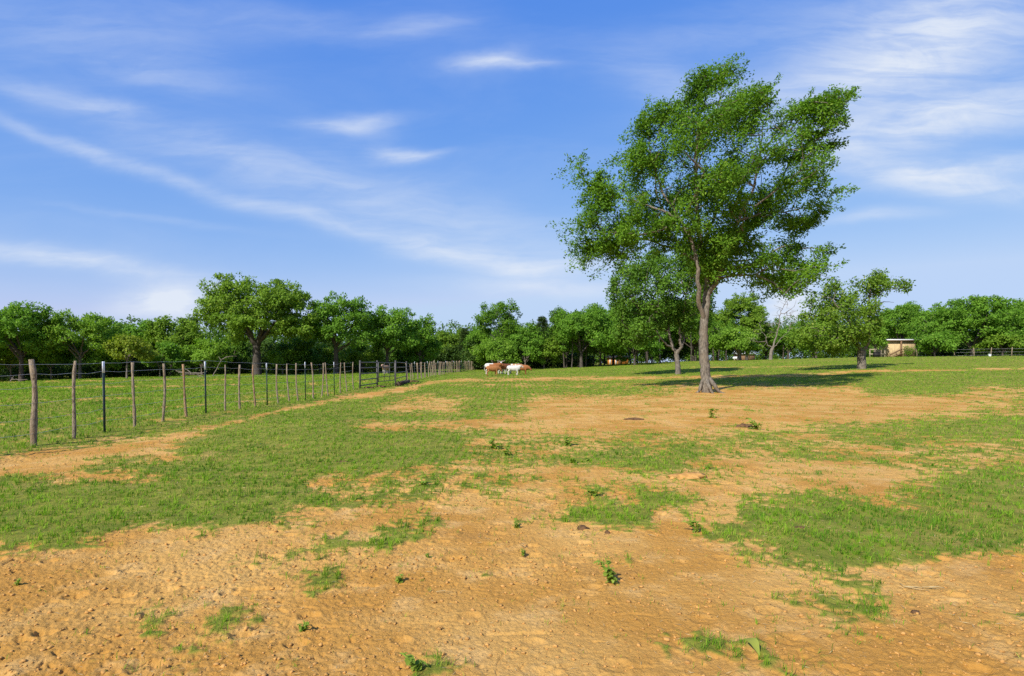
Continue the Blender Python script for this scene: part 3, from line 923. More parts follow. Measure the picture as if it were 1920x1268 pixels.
def cedar(name, label, px, Y, top, half, seed, bottom=690, leaf='leaf_cedar', group=None):
    r = np.random.default_rng(seed)
    base = on(px, Y); sc = Y / F
    ztop = EYE + (HY - top) * sc; zb = base.z + .4
    H = ztop - zb; rx = half * sc
    sk = Skeleton()
    tr = sk.spine([np.array([base.x, Y, base.z - .1]), np.array([base.x + .1, Y, base.z + H * .4]), np.array([base.x + r.uniform(-.2, .2), Y, ztop])], .17, .02, r=r, sub=10, wob=.02)
    n = int(150 + 26 * H)
    h = r.uniform(0, 1, n) ** .9
    a = r.uniform(0, 2 * math.pi, n)
    prof = (1 - h) ** .75 * .92 + .10
    rad = rx * prof * r.uniform(.35, 1, n) ** .6
    tg = np.stack([base.x + np.cos(a) * rad, Y + np.sin(a) * rad, zb + h * H * .98 + rad * .25], 1)
    sk.attach(tg, r, bias=.15)
    mb = MB(); sk.mesh_into(mb, tipr=.012, expo=.45, k_big=7, k_small=4, r=r)
    nl = 34; own = np.repeat(np.arange(n), nl); m = len(own)
    outw = np.stack([np.cos(a), np.sin(a), np.full(n, .55)], 1)[own]
    p = tg[own] + unit(r.normal(size=(m, 3))) * (r.uniform(.1, .5, m))[:, None] * np.array([1, 1, .6])
    V, Q = leaf_quads(p, unit(outw + r.normal(size=(m, 3)) * .5), unit(np.array([0, 0, .6]) + .4 * outw + r.normal(size=(m, 3)) * .5), r.uniform(.18, .32, m), r.uniform(.06, .12, m))
    return make_tree(name, label, 'tree', base, mb, V, Q, M[leaf], M['bark_dark'], group)


LW = 'trees along the left edge of the pasture'
RW = 'trees along the back of the field'
# left wood
auto_tree('oak_tree', 'dark broad tree at the far left edge of the photo, behind the first fence post', 40, 72, 569, -70, 104, 676, 'leaf_green', 'bark_dark', 1, .25, dens=1.1, group=LW)
auto_tree('shade_tree', 'pale green open tree between the far left dark tree and the yellowish bush', 150, 76, 579, 76, 235, 676, 'leaf_light', 'bark_grey', 2, .18, dens=.85, group=LW)
auto_tree('small_tree', 'small yellow-green tree above the white-tipped second steel post', 238, 70, 627, 198, 284, 682, 'leaf_yellow', 'bark_grey', 3, .10, lobes=8, nleaf=50, group=LW)
auto_tree('shade_tree', 'mid green tree rising behind the small yellow-green tree', 262, 84, 598, 205, 312, 680, 'leaf_green', 'bark_dark', 4, .18, group=LW)
auto_tree('shade_tree', 'leafy green tree filling the gap left of the big oak', 322, 82, 588, 275, 385, 684, 'leaf_oak', 'bark_dark', 5, .2, group=LW)
auto_tree('oak_tree', 'biggest spreading oak of the left wood with a thick dark trunk', 481, 73, 514, 366, 598, 664, 'leaf_oak', 'bark_dark', 6, .50, fork=3.6, lobes=15, dens=1.0, group=LW, nleaf=58)
auto_tree('oak_tree', 'open crowned oak with a dark trunk just right of the biggest oak', 630, 76, 547, 566, 706, 662, 'leaf_green', 'bark_dark', 7, .30, fork=3.4, lobes=11, dens=.8, group=LW)
auto_tree('oak_tree', 'round crowned oak standing above the pipe panel and gate', 726, 80, 569, 676, 784, 672, 'leaf_green', 'bark_dark', 8, .22, fork=2.8, lobes=9, dens=.95, group=LW)
auto_tree('shade_tree', 'bushy green tree at the right end of the left wood', 788, 84, 590, 745, 824, 684, 'leaf_green', 'bark_dark', 9, .2, dens=1.1, group=LW)
auto_tree('shade_tree', 'low rounded tree behind the far run of fence posts', 842, 120, 615, 800, 884, 688, 'leaf_oak', 'bark_dark', 10, .2, dens=1.1, group=LW)
cedar('cedar_tree', 'dark narrow cedar left of the tall sparse tree behind the cattle', 872, 117, 616, 20, 11, group=RW)
# middle
auto_tree('shade_tree', 'tall sparse tree with upswept branches behind the cattle', 935, 98, 560, 888, 978, 652, 'leaf_main', 'bark_grey', 12, .18, lobes=12, dens=.85, nleaf=44, group=RW, spread=.66)
auto_tree('bushy_tree', 'low bright bushy tree around the foot of the tall sparse tree', 925, 92, 634, 882, 972, 690, 'leaf_light', 'bark_grey', 13, .14, dens=1.1, group=RW)
auto_tree('bushy_tree', 'low green bushy tree right behind the white calf', 985, 95, 607, 950, 1022, 690, 'leaf_green', 'bark_grey', 14, .14, dens=1.1, group=RW)
cedar('cedar_tree', 'dark cedar with a flat tiered top rising over the bushy trees', 1016, 104, 595, 26, 15, group=RW)
auto_tree('bushy_tree', 'olive green tree with a pale trunk at the edge of the shaded grove', 1020, 96, 634, 985, 1058, 684, 'leaf_oak', 'bark_dead', 16, .14, dens=1.0, group=RW)
auto_tree('shade_tree', 'big rounded green tree left of the windswept elm', 1090, 92, 568, 1034, 1165, 676, 'leaf_green', 'bark_dark', 17, .26, lobes=12, dens=1.15, group=RW)
auto_tree('shade_tree', 'dense tree filling the grove behind the orange hut', 1150, 100, 556, 1110, 1215, 672, 'leaf_green', 'bark_dark', 18, .2, dens=1.1, group=RW)
auto_tree('shade_tree', 'low branched tree whose crown hangs over the orange hut', 1190, 88, 604, 1140, 1240, 674, 'leaf_green', 'bark_dark', 34, .16, dens=1.0, group=RW)
auto_tree('shade_tree', 'shady tree behind the trunk of the windswept elm', 1300, 100, 556, 1240, 1345, 668, 'leaf_oak', 'bark_dark', 19, .2, dens=1.1, group=RW)
auto_tree('shade_tree', 'light green tree low to the right of the elm trunk', 1386, 88, 612, 1326, 1424, 668, 'leaf_light', 'bark_grey', 20, .30, dens=1.1, group=RW)
auto_tree('shade_tree', 'rounded olive green tree left of the bare dead tree', 1400, 98, 545, 1340, 1442, 662, 'leaf_oak', 'bark_dark', 21, .24, dens=1.15, group=RW)
auto_tree('bushy_tree', 'dark bushy tree behind the bare dead tree', 1436, 100, 606, 1408, 1474, 680, 'leaf_under', 'bark_dark', 22, .14, dens=1.1, group=RW)
auto_tree('bushy_tree', 'low green tree between the dead tree and the yellowish oak', 1478, 96, 604, 1450, 1528, 668, 'leaf_green', 'bark_dark', 23, .16, dens=1.1, group=RW)
auto_tree('shade_tree', 'tree with a low crown behind the left half of the yellowish oak', 1530, 90, 590, 1500, 1580, 668, 'leaf_green', 'bark_dark', 24, .16, dens=1.0, group=RW)
auto_tree('shade_tree', 'bluish green tree directly behind the tan shed roof', 1690, 100, 560, 1640, 1742, 660, 'leaf_green', 'bark_dark', 25, .22, dens=1.1, group=RW)
auto_tree('shade_tree', 'light green tree drooping over the left side of the tan shed', 1640, 84, 616, 1618, 1660, 652, 'leaf_light', 'bark_grey', 26, .12, dens=1.1, nleaf=50, group=RW)
auto_tree('shade_tree', 'green tree behind the right end of the tan shed roof', 1748, 94, 572, 1708, 1800, 668, 'leaf_green', 'bark_dark', 27, .2, dens=1.1, group=RW)
auto_tree('shade_tree', 'widest domed green tree right of the tan shed', 1822, 84, 554, 1732, 1912, 666, 'leaf_green', 'bark_grey', 28, .26, lobes=16, dens=1.15, group=RW)
auto_tree('shade_tree', 'darker tree behind the right shoulder of the widest domed tree', 1896, 96, 558, 1860, 1945, 668, 'leaf_green', 'bark_dark', 29, .22, dens=1.1, group=RW)
auto_tree('shade_tree', 'green tree cut by the right edge of the photo', 1955, 84, 568, 1895, 2030, 664, 'leaf_light', 'bark_dark', 30, .22, dens=1.1, group=RW)
auto_tree('bushy_tree', 'low olive shrub-like tree under the right flank of the widest domed tree', 1880, 80, 624, 1838, 1932, 664, 'leaf_oak', 'bark_dark', 31, .12, dens=1.0, group=RW)
auto_tree('bushy_tree', 'low green tree against the right wall of the tan shed', 1752, 80, 622, 1722, 1794, 664, 'leaf_green', 'bark_dark', 32, .12, dens=1.1, group=RW)
auto_tree('shade_tree', 'green tree beyond the left frame edge of the pasture', -60, 74, 585, -150, 20, 680, 'leaf_green', 'bark_dark', 33, .2, dens=.9, group=LW)

for px_, Y_, top_, l_, r_, leaf_, lab_ in ((96, 77, 636, 50, 140, 'leaf_green', 'low green thicket tree behind the gap after the first fence post'), (190, 78, 646, 150, 232, 'leaf_light', 'low pale green thicket tree left of the small yellow-green tree'),
                                     (300, 76, 640, 262, 346, 'leaf_green', 'low thicket tree just right of the small yellow-green tree'), (378, 77, 634, 338, 430, 'leaf_light', 'low light green thicket tree under the left boughs of the biggest oak'),
                                     (432, 82, 622, 392, 470, 'leaf_dark', 'dark thicket tree behind the left boughs of the biggest oak'), (556, 80, 628, 515, 604, 'leaf_dark', 'dark thicket tree between the two biggest oaks'),
                                     (530, 78, 652, 500, 562, 'leaf_light', 'low pale thicket bush right beside the trunk of the biggest oak'), (680, 82, 640, 640, 722, 'leaf_oak', 'low thicket tree right of the open crowned oak trunk'), (600, 82, 646, 570, 632, 'leaf_oak', 'low thicket tree left of the open crowned oak trunk'),
                                     (765, 86, 640, 730, 808, 'leaf_green', 'low thicket tree behind the first posts of the far fence'), (20, 76, 640, -40, 62, 'leaf_oak', 'low thicket tree under the dark tree at the far left edge')):
    auto_tree('bushy_tree', lab_, px_, Y_, top_, l_, r_, 697, leaf_, 'bark_grey', int(px_) + 1000, .09, lobes=7, dens=1.0, nleaf=46, group=LW)

for px_, Y_, top_, l_, r_, leaf_, lab_ in ((1062, 97, 574, 1018, 1112, 'leaf_dark', 'dark tree rising behind the pale trunk at the left end of the grove'), (1126, 95, 560, 1078, 1180, 'leaf_green', 'tall full tree in the middle of the grove left of the elm'),
                                     (1214, 98, 552, 1166, 1266, 'leaf_dark', 'tall dark tree behind the left half of the forked tree'), (1266, 106, 552, 1222, 1316, 'leaf_dark', 'tall dark tree behind the fork of the forked grey trunk'),
                                     (1345, 104, 580, 1310, 1386, 'leaf_dark', 'dark tree just right of the elm trunk'), (905, 106, 612, 868, 945, 'leaf_green', 'rounded tree behind the end of the far fence'), (958, 108, 604, 918, 1000, 'leaf_dark', 'dark tree behind the foot of the tall sparse tree')):
    auto_tree('shade_tree', lab_, px_, Y_, top_, l_, r_, 682, leaf_, 'bark_dark', int(px_) + 2000, .15, lobes=10, dens=1.1, nleaf=50, group=RW)


def forked_tree():
    """second tree of the field: forked grey trunk behind the elm"""
    r = np.random.default_rng(77)
    base = ground_at(1271, 702); D = base.y; sc = D / F

    def P(px, py, dy=0.0): return np.array([(px - CX) * sc, D + dy, EYE + (HY - py) * sc])
    sk = Skeleton()
    tr = sk.spine([np.array([base.x, D, base.z - .1]), P(1271, 690), P(1270, 676), P(1268, 664)], .28, .20, r=r, power=.5)
    sk.spine([sk.P[tr[-1]], P(1260, 645), P(1255, 620), P(1254, 595, .4), P(1250, 560, .5)], .15, .04, tr[-1], r=r, wob=.04)
    sk.spine([sk.P[tr[-1]], P(1275, 650, -.3), P(1270, 625, -.5), P(1277, 590, -.8), P(1280, 555, -1)], .16, .04, tr[-1], r=r, wob=.04)
    n0 = sk.nearest(P(1275, 650, -.3)); sk.spine([sk.P[n0], P(1286, 628, .3), P(1294, 608, .5), P(1306, 585, .8)], .10, .03, n0, r=r, wob=.04)
    n0 = sk.nearest(P(1260, 648)); sk.spine([sk.P[n0], P(1240, 640, -.5), P(1222, 618, -1), P(1200, 600, -1.2)], .09, .02, n0, r=r, wob=.04)
    sk.spine([sk.P[sk.nearest(P(1254, 600))], P(1225, 560, .6), P(1195, 530, 1)], .08, .02, sk.nearest(P(1254, 600)), r=r, wob=.04)
    poly = np.array([(1142, 560), (1150, 520), (1165, 495), (1190, 490), (1205, 475), (1250, 470), (1300, 478), (1330, 500), (1336, 560), (1325, 610), (1290, 628), (1262, 600), (1240, 612), (1215, 640), (1185, 650), (1160, 640), (1150, 600)])
    pm = np.stack([(poly[:, 0] - CX) * sc, EYE + (HY - poly[:, 1]) * sc], 1)
    N = 20000; x = r.uniform(pm[:, 0].min(), pm[:, 0].max(), N); z = r.uniform(pm[:, 1].min(), pm[:, 1].max(), N)
    k = in_poly(x, z, pm); x, z = x[k], z[k]
    k = vnoise(x / 1.3, z / 1.0, 611) + r.normal(size=len(x)) * .3 > -.1
    x, z = x[k][:480], z[k][:480]
    de = edge_dist(x, z, pm); half = np.minimum(3.8, .6 + 1.6 * de); n = len(x)
    tg = np.stack([x, D + half * r.uniform(-1, 1, n), z], 1)
    sk.attach(tg, r, bias=.3, minz=base.z + 2.5)
    mb = MB(); sk.mesh_into(mb, tipr=.014, expo=.45, k_big=10, k_small=4, r=r)
    nl = 62; own = np.repeat(np.arange(n), nl); m = len(own)
    C = np.array([base.x, D, base.z + 5.5]); dd = unit(r.normal(size=(m, 3)))
    p = tg[own] + dd * (.55 * r.uniform(.1, 1, m) ** .5)[:, None]
    outc = unit(tg[own] - C)
    V, Q = leaf_quads(p, unit(r.normal(size=(m, 3)) + np.array([.5, 0, 0])), unit(.7 * dd + .4 * outc + np.array([-.1, -.15, .55]) + r.normal(size=(m, 3)) * .3), r.uniform(.17, .28, m), r.uniform(.10, .16, m))
    make_tree('forked_tree', 'dark green tree with a forked grey trunk right behind the elm', 'tree', base, mb, V, Q, M['leaf_dark'], M['bark_grey'])


forked_tree()


def yellow_oak():
    r = np.random.default_rng(88)
    base = ground_at(1615, 692); D = base.y; sc = D / F

    def P(px, py, dy=0.0): return np.array([(px - CX) * sc, D + dy, EYE + (HY - py) * sc])
    sk = Skeleton()
    tr = sk.spine([np.array([base.x, D, base.z - .1]), P(1616, 682), P(1615, 670), P(1616, 658)], .39, .32, r=r, power=.4)
    l = sk.spine([sk.P[tr[-1]], P(1607, 645), P(1603, 632, -.2), P(1590, 610, -.4), P(1570, 585, -.6), P(1548, 560, -.6)], .18, .03, tr[-1], r=r, wob=.04)
    rr = sk.spine([sk.P[tr[-1]], P(1624, 650), P(1629, 636), P(1632, 610, .2), P(1634, 580, .3), P(1634, 550, .2), P(1645, 526, 0)], .17, .03, tr[-1], r=r, wob=.04)
    n0 = sk.nearest(P(1634, 560, .2)); sk.spine([sk.P[n0], P(1648, 547, .2), P(1668, 542, .2), P(1696, 540, .3)], .05, .012, n0, r=r, wob=.04)
    n0 = sk.nearest(P(1633, 590, .2)); sk.spine([sk.P[n0], P(1645, 572, -.2), P(1656, 566, -.3), P(1672, 568, -.3)], .05, .012, n0, r=r, wob=.04)
    n0 = sk.nearest(P(1605, 636)); sk.spine([sk.P[n0], P(1580, 632, .6), P(1552, 628, 1), P(1525, 630, 1)], .10, .02, n0, r=r, wob=.04)
    n0 = sk.nearest(P(1596, 618)); sk.spine([sk.P[n0], P(1600, 590, 1), P(1598, 560, 1.5), P(1600, 540, 1.5)], .10, .02, n0, r=r, wob=.04)
    poly = np.array([(1503, 600), (1508, 575), (1520, 560), (1540, 545), (1556, 533), (1575, 535), (1590, 548), (1602, 530), (1612, 520), (1632, 512), (1650, 515), (1662, 530), (1690, 528), (1704, 538), (1690, 545), (1665, 540), (1650, 555), (1640, 580), (1642, 610), (1636, 640), (1610, 640), (1600, 652),
                     (1575, 660), (1540, 662), (1515, 660), (1490, 650), (1480, 632), (1495, 615)])
    pm = np.stack([(poly[:, 0] - CX) * sc, EYE + (HY - poly[:, 1]) * sc], 1)
    N = 20000; x = r.uniform(pm[:, 0].min(), pm[:, 0].max(), N); z = r.uniform(pm[:, 1].min(), pm[:, 1].max(), N)
    k = in_poly(x, z, pm); x, z = x[k], z[k]
    k = vnoise(x / 1.15, z / .85, 621) + .4 * vnoise(x / .5, z / .45, 622) + r.normal(size=len(x)) * .22 > .16
    x, z = x[k][:330], z[k][:330]
    de = edge_dist(x, z, pm); half = np.minimum(3.6, .4 + 1.6 * de); n = len(x)
    tg = np.stack([x, D + half * r.uniform(-1, 1, n), z], 1)
    sk.attach(tg, r, bias=.3, minz=base.z + 1.6)
    mb = MB(); sk.mesh_into(mb, tipr=.014, expo=.45, k_big=10, k_small=4, r=r)
    nl = 46; own = np.repeat(np.arange(n), nl); m = len(own)
    C = np.array([base.x - 2, D, base.z + 4.5]); dd = unit(r.normal(size=(m, 3)))
    p = tg[own] + dd * (.55 * r.uniform(.1, 1, m) ** .5)[:, None]
    outc = unit(tg[own] - C)
    V, Q = leaf_quads(p, unit(r.normal(size=(m, 3)) + np.array([.4, 0, 0])), unit(.7 * dd + .4 * outc + np.array([-.1, -.15, .55]) + r.normal(size=(m, 3)) * .3), r.uniform(.17, .28, m), r.uniform(.10, .16, m))
    make_tree('oak_tree', 'yellow-green oak with a stout pale forked trunk alone on the right of the field', 'tree', base, mb, V, Q, M['leaf_yellow_oak'], M['bark_main'])


M['leaf_yellow_oak'] = leaf_material('yellow_oak_leaf', (0.085, 0.165, 0.015), (0.210, 0.330, 0.034), (0.30, 0.35, 0.07), 0.40, 0.4)
yellow_oak()


def dead_tree():
    r = np.random.default_rng(99)
    base = on(1445, 82); D = base.y; sc = D / F

    def P(px, py, dy=0.0): return np.array([(px - CX) * sc, D + dy, EYE + (HY - py) * sc])
    sk = Skeleton()
    tr = sk.spine([np.array([base.x, D, base.z - .1]), P(1445, 672), P(1446, 660), P(1449, 652)], .27, .20, r=r)
    a = sk.spine([sk.P[tr[-1]], P(1452, 640), P(1458, 620), P(1462, 598), P(1466, 580), P(1477, 563)], .12, .015, tr[-1], r=r, wob=.05)
    b = sk.spine([sk.P[tr[-1]], P(1441, 648), P(1437, 640), P(1434, 628), P(1424, 618)], .08, .015, tr[-1], r=r, wob=.05)
    c = sk.spine([sk.P[tr[-2]], P(1456, 645, -.3), P(1464, 632, -.5), P(1474, 622, -.6)], .07, .015, tr[-2], r=r, wob=.05)
    tips = [(1463, 578), (1472, 572), (1478, 566), (1484, 588), (1494, 583), (1492, 592), (1500, 600), (1510, 605), (1452, 600), (1447, 592), (1452, 612), (1488, 604), (1476, 600), (1426, 632), (1418, 628), (1420, 640), (1430, 616), (1440, 606), (1470, 610), (1482, 616), (1475, 585), (1457, 570), (1412, 636), (1448, 624),
            (1434, 602), (1468, 566), (1498, 590), (1416, 618), (1486, 576)]
    tg = np.array([P(px, py, r.uniform(-1.5, 1.5)) for px, py in tips] + [P(px + r.uniform(-11, 11), py + r.uniform(-7, 12), r.uniform(-1.5, 1.5)) for px, py in tips for _ in range(3)])
    sk.attach(tg, r, bias=.2, minz=base.z + 2)
    mb = MB(); sk.mesh_into(mb, tipr=.017, expo=.46, k_big=9, k_small=5, r=r)
    make_tree('dead_tree', 'bare grey dead tree with no leaves left of the yellowish oak', 'tree', base, mb, None, None, None, M['bark_dead'])


dead_tree()


def foliage_mass(name, label, bands, mat, seed, leaf_l=.3):
    """understory and far wood that nobody could count"""
    r = np.random.default_rng(seed)
    PP = []; NN = []
    for x0, x1, Y0, Y1, h0, h1, n, nl in bands:
        px = r.uniform(x0, x1, n); Y = r.uniform(Y0, Y1, n)
        X = (px - CX) / F * Y
        gz = terrain(X, Y)
        hh = (h0 + (h1 - h0) * r.uniform(0, 1, n)) * (.75 + .5 * sstep(vnoise(X / 5, Y / 5 + 9, seed), -.5, .5))
        c = np.stack([X, Y, gz + hh], 1)
        own = np.repeat(np.arange(n), nl)
        d = unit(r.normal(size=(len(own), 3)))
        PP.append(c[own] + d * (r.uniform(.2, 1.0, len(own)))[:, None])
        NN.append(d)
    p = np.concatenate(PP); d = np.concatenate(NN); m = len(p)
    p[:, 2] = np.maximum(p[:, 2], terrain(p[:, 0], p[:, 1]) + .05)
    V, Q = leaf_quads(p, unit(r.normal(size=(m, 3))), unit(.6 * d + np.array([0, -.2, .5]) + r.normal(size=(m, 3)) * .4), r.uniform(.7, 1.3, m) * leaf_l, r.uniform(.7, 1.3, m) * leaf_l * .6)
    o = link(name, mesh_np(name, V, [Q]), mat)
    tag(o, label, kind='stuff')


foliage_mass('undergrowth', 'undergrowth and brush, coloured dark for shade, beneath the wood edges',
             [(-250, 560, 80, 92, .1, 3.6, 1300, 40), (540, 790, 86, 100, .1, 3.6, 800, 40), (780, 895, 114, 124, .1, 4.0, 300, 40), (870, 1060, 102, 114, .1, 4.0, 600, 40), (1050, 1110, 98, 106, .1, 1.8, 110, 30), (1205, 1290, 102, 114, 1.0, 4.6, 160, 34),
              (1720, 2150, 92, 106, .1, 4.4, 1000, 40)], M['leaf_brush_shade'], 501, .36)
foliage_mass('far_woods', 'continuous far woodland mass behind the field trees',
             [(-250, 790, 98, 118, .6, 7.6, 2300, 36), (780, 900, 122, 134, .6, 7.5, 420, 36), (860, 1060, 118, 136, .6, 7.0, 900, 36), (1040, 1310, 126, 146, .6, 10.0, 1300, 36), (1290, 1660, 168, 190, .2, 10.5, 2000, 36), (1620, 2150, 112, 130, .6, 7.0, 1300, 36)], M['leaf_under'], 502, .46)


def grove_trunks():
    """slim trunks one can tell apart in the shaded grove: each a small pole tree"""
    r = np.random.default_rng(510)
    spots = [(1058, 95), (1072, 93), (1084, 96), (1099, 94), (1113, 97), (1124, 94), (1133, 98), (1182, 96), (1196, 93), (1210, 97), (1222, 95), (1238, 93), (1296, 95), (1304, 99), (1312, 96), (1338, 97), (1348, 94), (1362, 96), (1525, 92), (1468, 96), (1560, 90)]
    where = ['left end of the shaded grove', 'left end of the shaded grove', 'left part of the shaded grove', 'left part of the shaded grove', 'just left of the orange hut', 'just left of the orange hut', 'in front of the orange hut',
             'just right of the orange hut', 'right of the orange hut', 'right of the orange hut', 'left of the forked tree', 'left of the forked tree', 'between the forked tree and the elm', 'between the forked tree and the elm', 'between the forked tree and the elm',
             'just right of the elm trunk', 'right of the elm trunk', 'right of the elm trunk', 'under the yellowish oak', 'right of the dead tree', 'under the yellowish oak']
    for (px, Y), w in zip(spots, where):
        base = on(px, Y)
        sk = Skeleton()
        h = r.uniform(4.5, 6)
        l = r.normal() * .3
        sk.spine([np.array([base.x, Y, base.z - .1]), np.array([base.x + l * .4, Y, base.z + h * .4]), np.array([base.x + l, Y + r.normal() * .3, base.z + h])], r.uniform(.10, .17), .05, r=r, wob=.03)
        n = 16
        tg = np.array([base.x + l, Y, base.z + h]) + r.normal(size=(n, 3)) * np.array([1.2, 1.2, .9])
        sk.attach(tg, r, minz=base.z + 2.6)
        mb = MB(); sk.mesh_into(mb, tipr=.015, k_big=7, k_small=4, r=r)
        own = np.repeat(np.arange(n), 40); m = len(own)
        dd = unit(r.normal(size=(m, 3)))
        V, Q = leaf_quads(tg[own] + dd * r.uniform(.1, .7, m)[:, None], unit(r.normal(size=(m, 3))), unit(dd + np.array([0, 0, .8])), r.uniform(.18, .3, m), r.uniform(.1, .17, m))
        make_tree('pole_tree', 'slim dark trunked tree ' + w, 'tree', base, mb, V, Q, M['leaf_green'], M['bark_dark'], 'slim trunks in the shaded grove')


grove_trunks()

# ------------------------------------------------------------------ fences
FENCE_X = -8.5


def fence_x(Y):
    return np.interp(Y, [0, 48, 75, 108, 118], [-8.5, -8.6, -8.1, -6.45, -5.9])


def wood_post(name, parent, p, h, rad, r, mat, lean=None):
    mb = MB()
    lean = np.array([r.normal(-.05, .04), r.normal(0, .03)]) if lean is None else np.array(lean)
    n = 9
    f = np.linspace(0, 1, n)
    ph = r.uniform(0, 6)
    amp = rad * r.uniform(.4, 1.1)
    wx_ = np.sin(f * 4.2 + ph); wy_ = np.cos(f * 3.1 + ph)
    wx_ = wx_ - wx_[0] * (1 - f) - wx_[-1] * f; wy_ = wy_ - wy_[0] * (1 - f) - wy_[-1] * f
    pts = np.stack([p[0] + lean[0] * f * h + amp * wx_, p[1] + lean[1] * f * h + amp * wy_, p[2] - .25 + f * (h + .25)], 1)
    rr = rad * (1.12 - .25 * f) * (1 + .12 * r.normal(size=n))
    mb.tube(pts, rr, 9, jitter=.06, r=r)
    o = mb.build(name, mat, parent, smooth=True)
    o.location = -Vector(parent.location)
    return o, pts[-1]


def steel_post(parent, p, h, lean):
    mb = MB()
    a = np.array([p[0], p[1], p[2] - .2]); b = np.array([p[0] + lean * h, p[1], p[2] + h])
    c = a + (b - a) * .86
    def tee(m, a, b):
        m.beam(a, b, .050, .012)
        m.beam(a + np.array([0, .018, 0]), b + np.array([0, .018, 0]), .010, .034)
    tee(mb, a, c)
    o = mb.build('steel_post', M['steel_green'], parent)
    o.location = -Vector(parent.location)
    m2 = MB(); tee(m2, c, b)
    t = m2.build('white_tip', M['white_paint'], o)
    return o


def wires(parent, ys, hs, r, rad=.0035, xf=fence_x):
    for h in hs:
        mb = MB()
        pts = []
        for i, y in enumerate(ys):
            x = float(xf(y))
            pts.append([x, y, tz(x, y) + h + r.normal() * .012])
            if i < len(ys) - 1:
                ym = (y + ys[i + 1]) / 2; xm = float(xf(ym))
                pts.append([xm, ym, tz(xm, ym) + h - .012 + r.normal() * .006])
        mb.tube(pts, rad, 5)
        o = mb.build('wire', M['wire'], parent)
        o.location = -Vector(parent.location)


def fences():
    r = np.random.default_rng(31)
    # near run, posts measured one by one: (px of the foot, height of the top in px, kind)
    near = [(66, 674, 'w'), (137, 677, 'w'), (196, 678, 's'), (252, 680, 'w'), (304, 682, 'w'), (352, 683, 'w'), (386, 678, 's'), (424, 684, 'w'), (450, 684, 'w'), (479, 684, 'w'), (501, 681, 's'), (523, 683, 'w'), (543, 682, 'w'), (560, 681, 'w'),
            (573, 679, 's'), (588, 680, 'w'), (603, 681, 'w'), (617, 680, 'w'), (627, 679, 's'), (639, 680, 'w'), (651, 680, 'w'), (664, 679, 'w')]
    root = thing('wire_fence', 'near run of rough wooden posts and white-tipped steel posts left of the dirt track', 'fence', (FENCE_X, 11, tz(FENCE_X, 11)))
    ys = []
    for i, (px, top, k) in enumerate([(-80, 672, 'w'), (-20, 674, 'w')] + near):
        Y = 8.5 * F / (960 - px)
        x = (px - CX) / F * Y
        z = tz(x, Y)
        h = EYE + (HY - top) / F * Y - z
        ys.append(Y)
        if k == 's':
            steel_post(root, (x, Y, z), h, -.02)
        else:
            rad = .046 if i == 2 else r.uniform(.022, .033)
            ln = None if i != 2 else (-.045, 0)
            wood_post('wooden_post', root, (x, Y, z), h, rad, r, M['post_wood_red'] if i in (7, 11) else M['post_wood'], ln)
    wires(root, [5.5] + ys, (1.28, 1.47, 1.05, .78, .5, .25), r, .0030)
    # far run beyond the gate
    root2 = thing('wire_fence', 'far run of closely set wooden posts beyond the gate', 'fence', (float(fence_x(49)), 49, tz(fence_x(49), 49)))
    ys = []
    Y = 49.3; i = 0
    while Y < 109:
        x = float(fence_x(Y)) + r.normal() * .03
        z = tz(x, Y)
        if i % 7 == 3:
            steel_post(root2, (x, Y, z), 1.58, -.01)
        else:
            wood_post('wooden_post', root2, (x, Y, z), 1.52 + r.normal() * .06, r.uniform(.036, .048), r, M['post_wood'])
        ys.append(Y); Y += 1.0 + r.normal() * .08 + (Y > 80) * .15; i += 1
    wires(root2, ys, (1.45, 1.2, .95, .7, .4), r, .005)


fences()


def bar(mb, a, b, rad, k=8):
    mb.tube([np.array(a), (np.array(a) + np.array(b)) / 2, np.array(b)], rad, k)


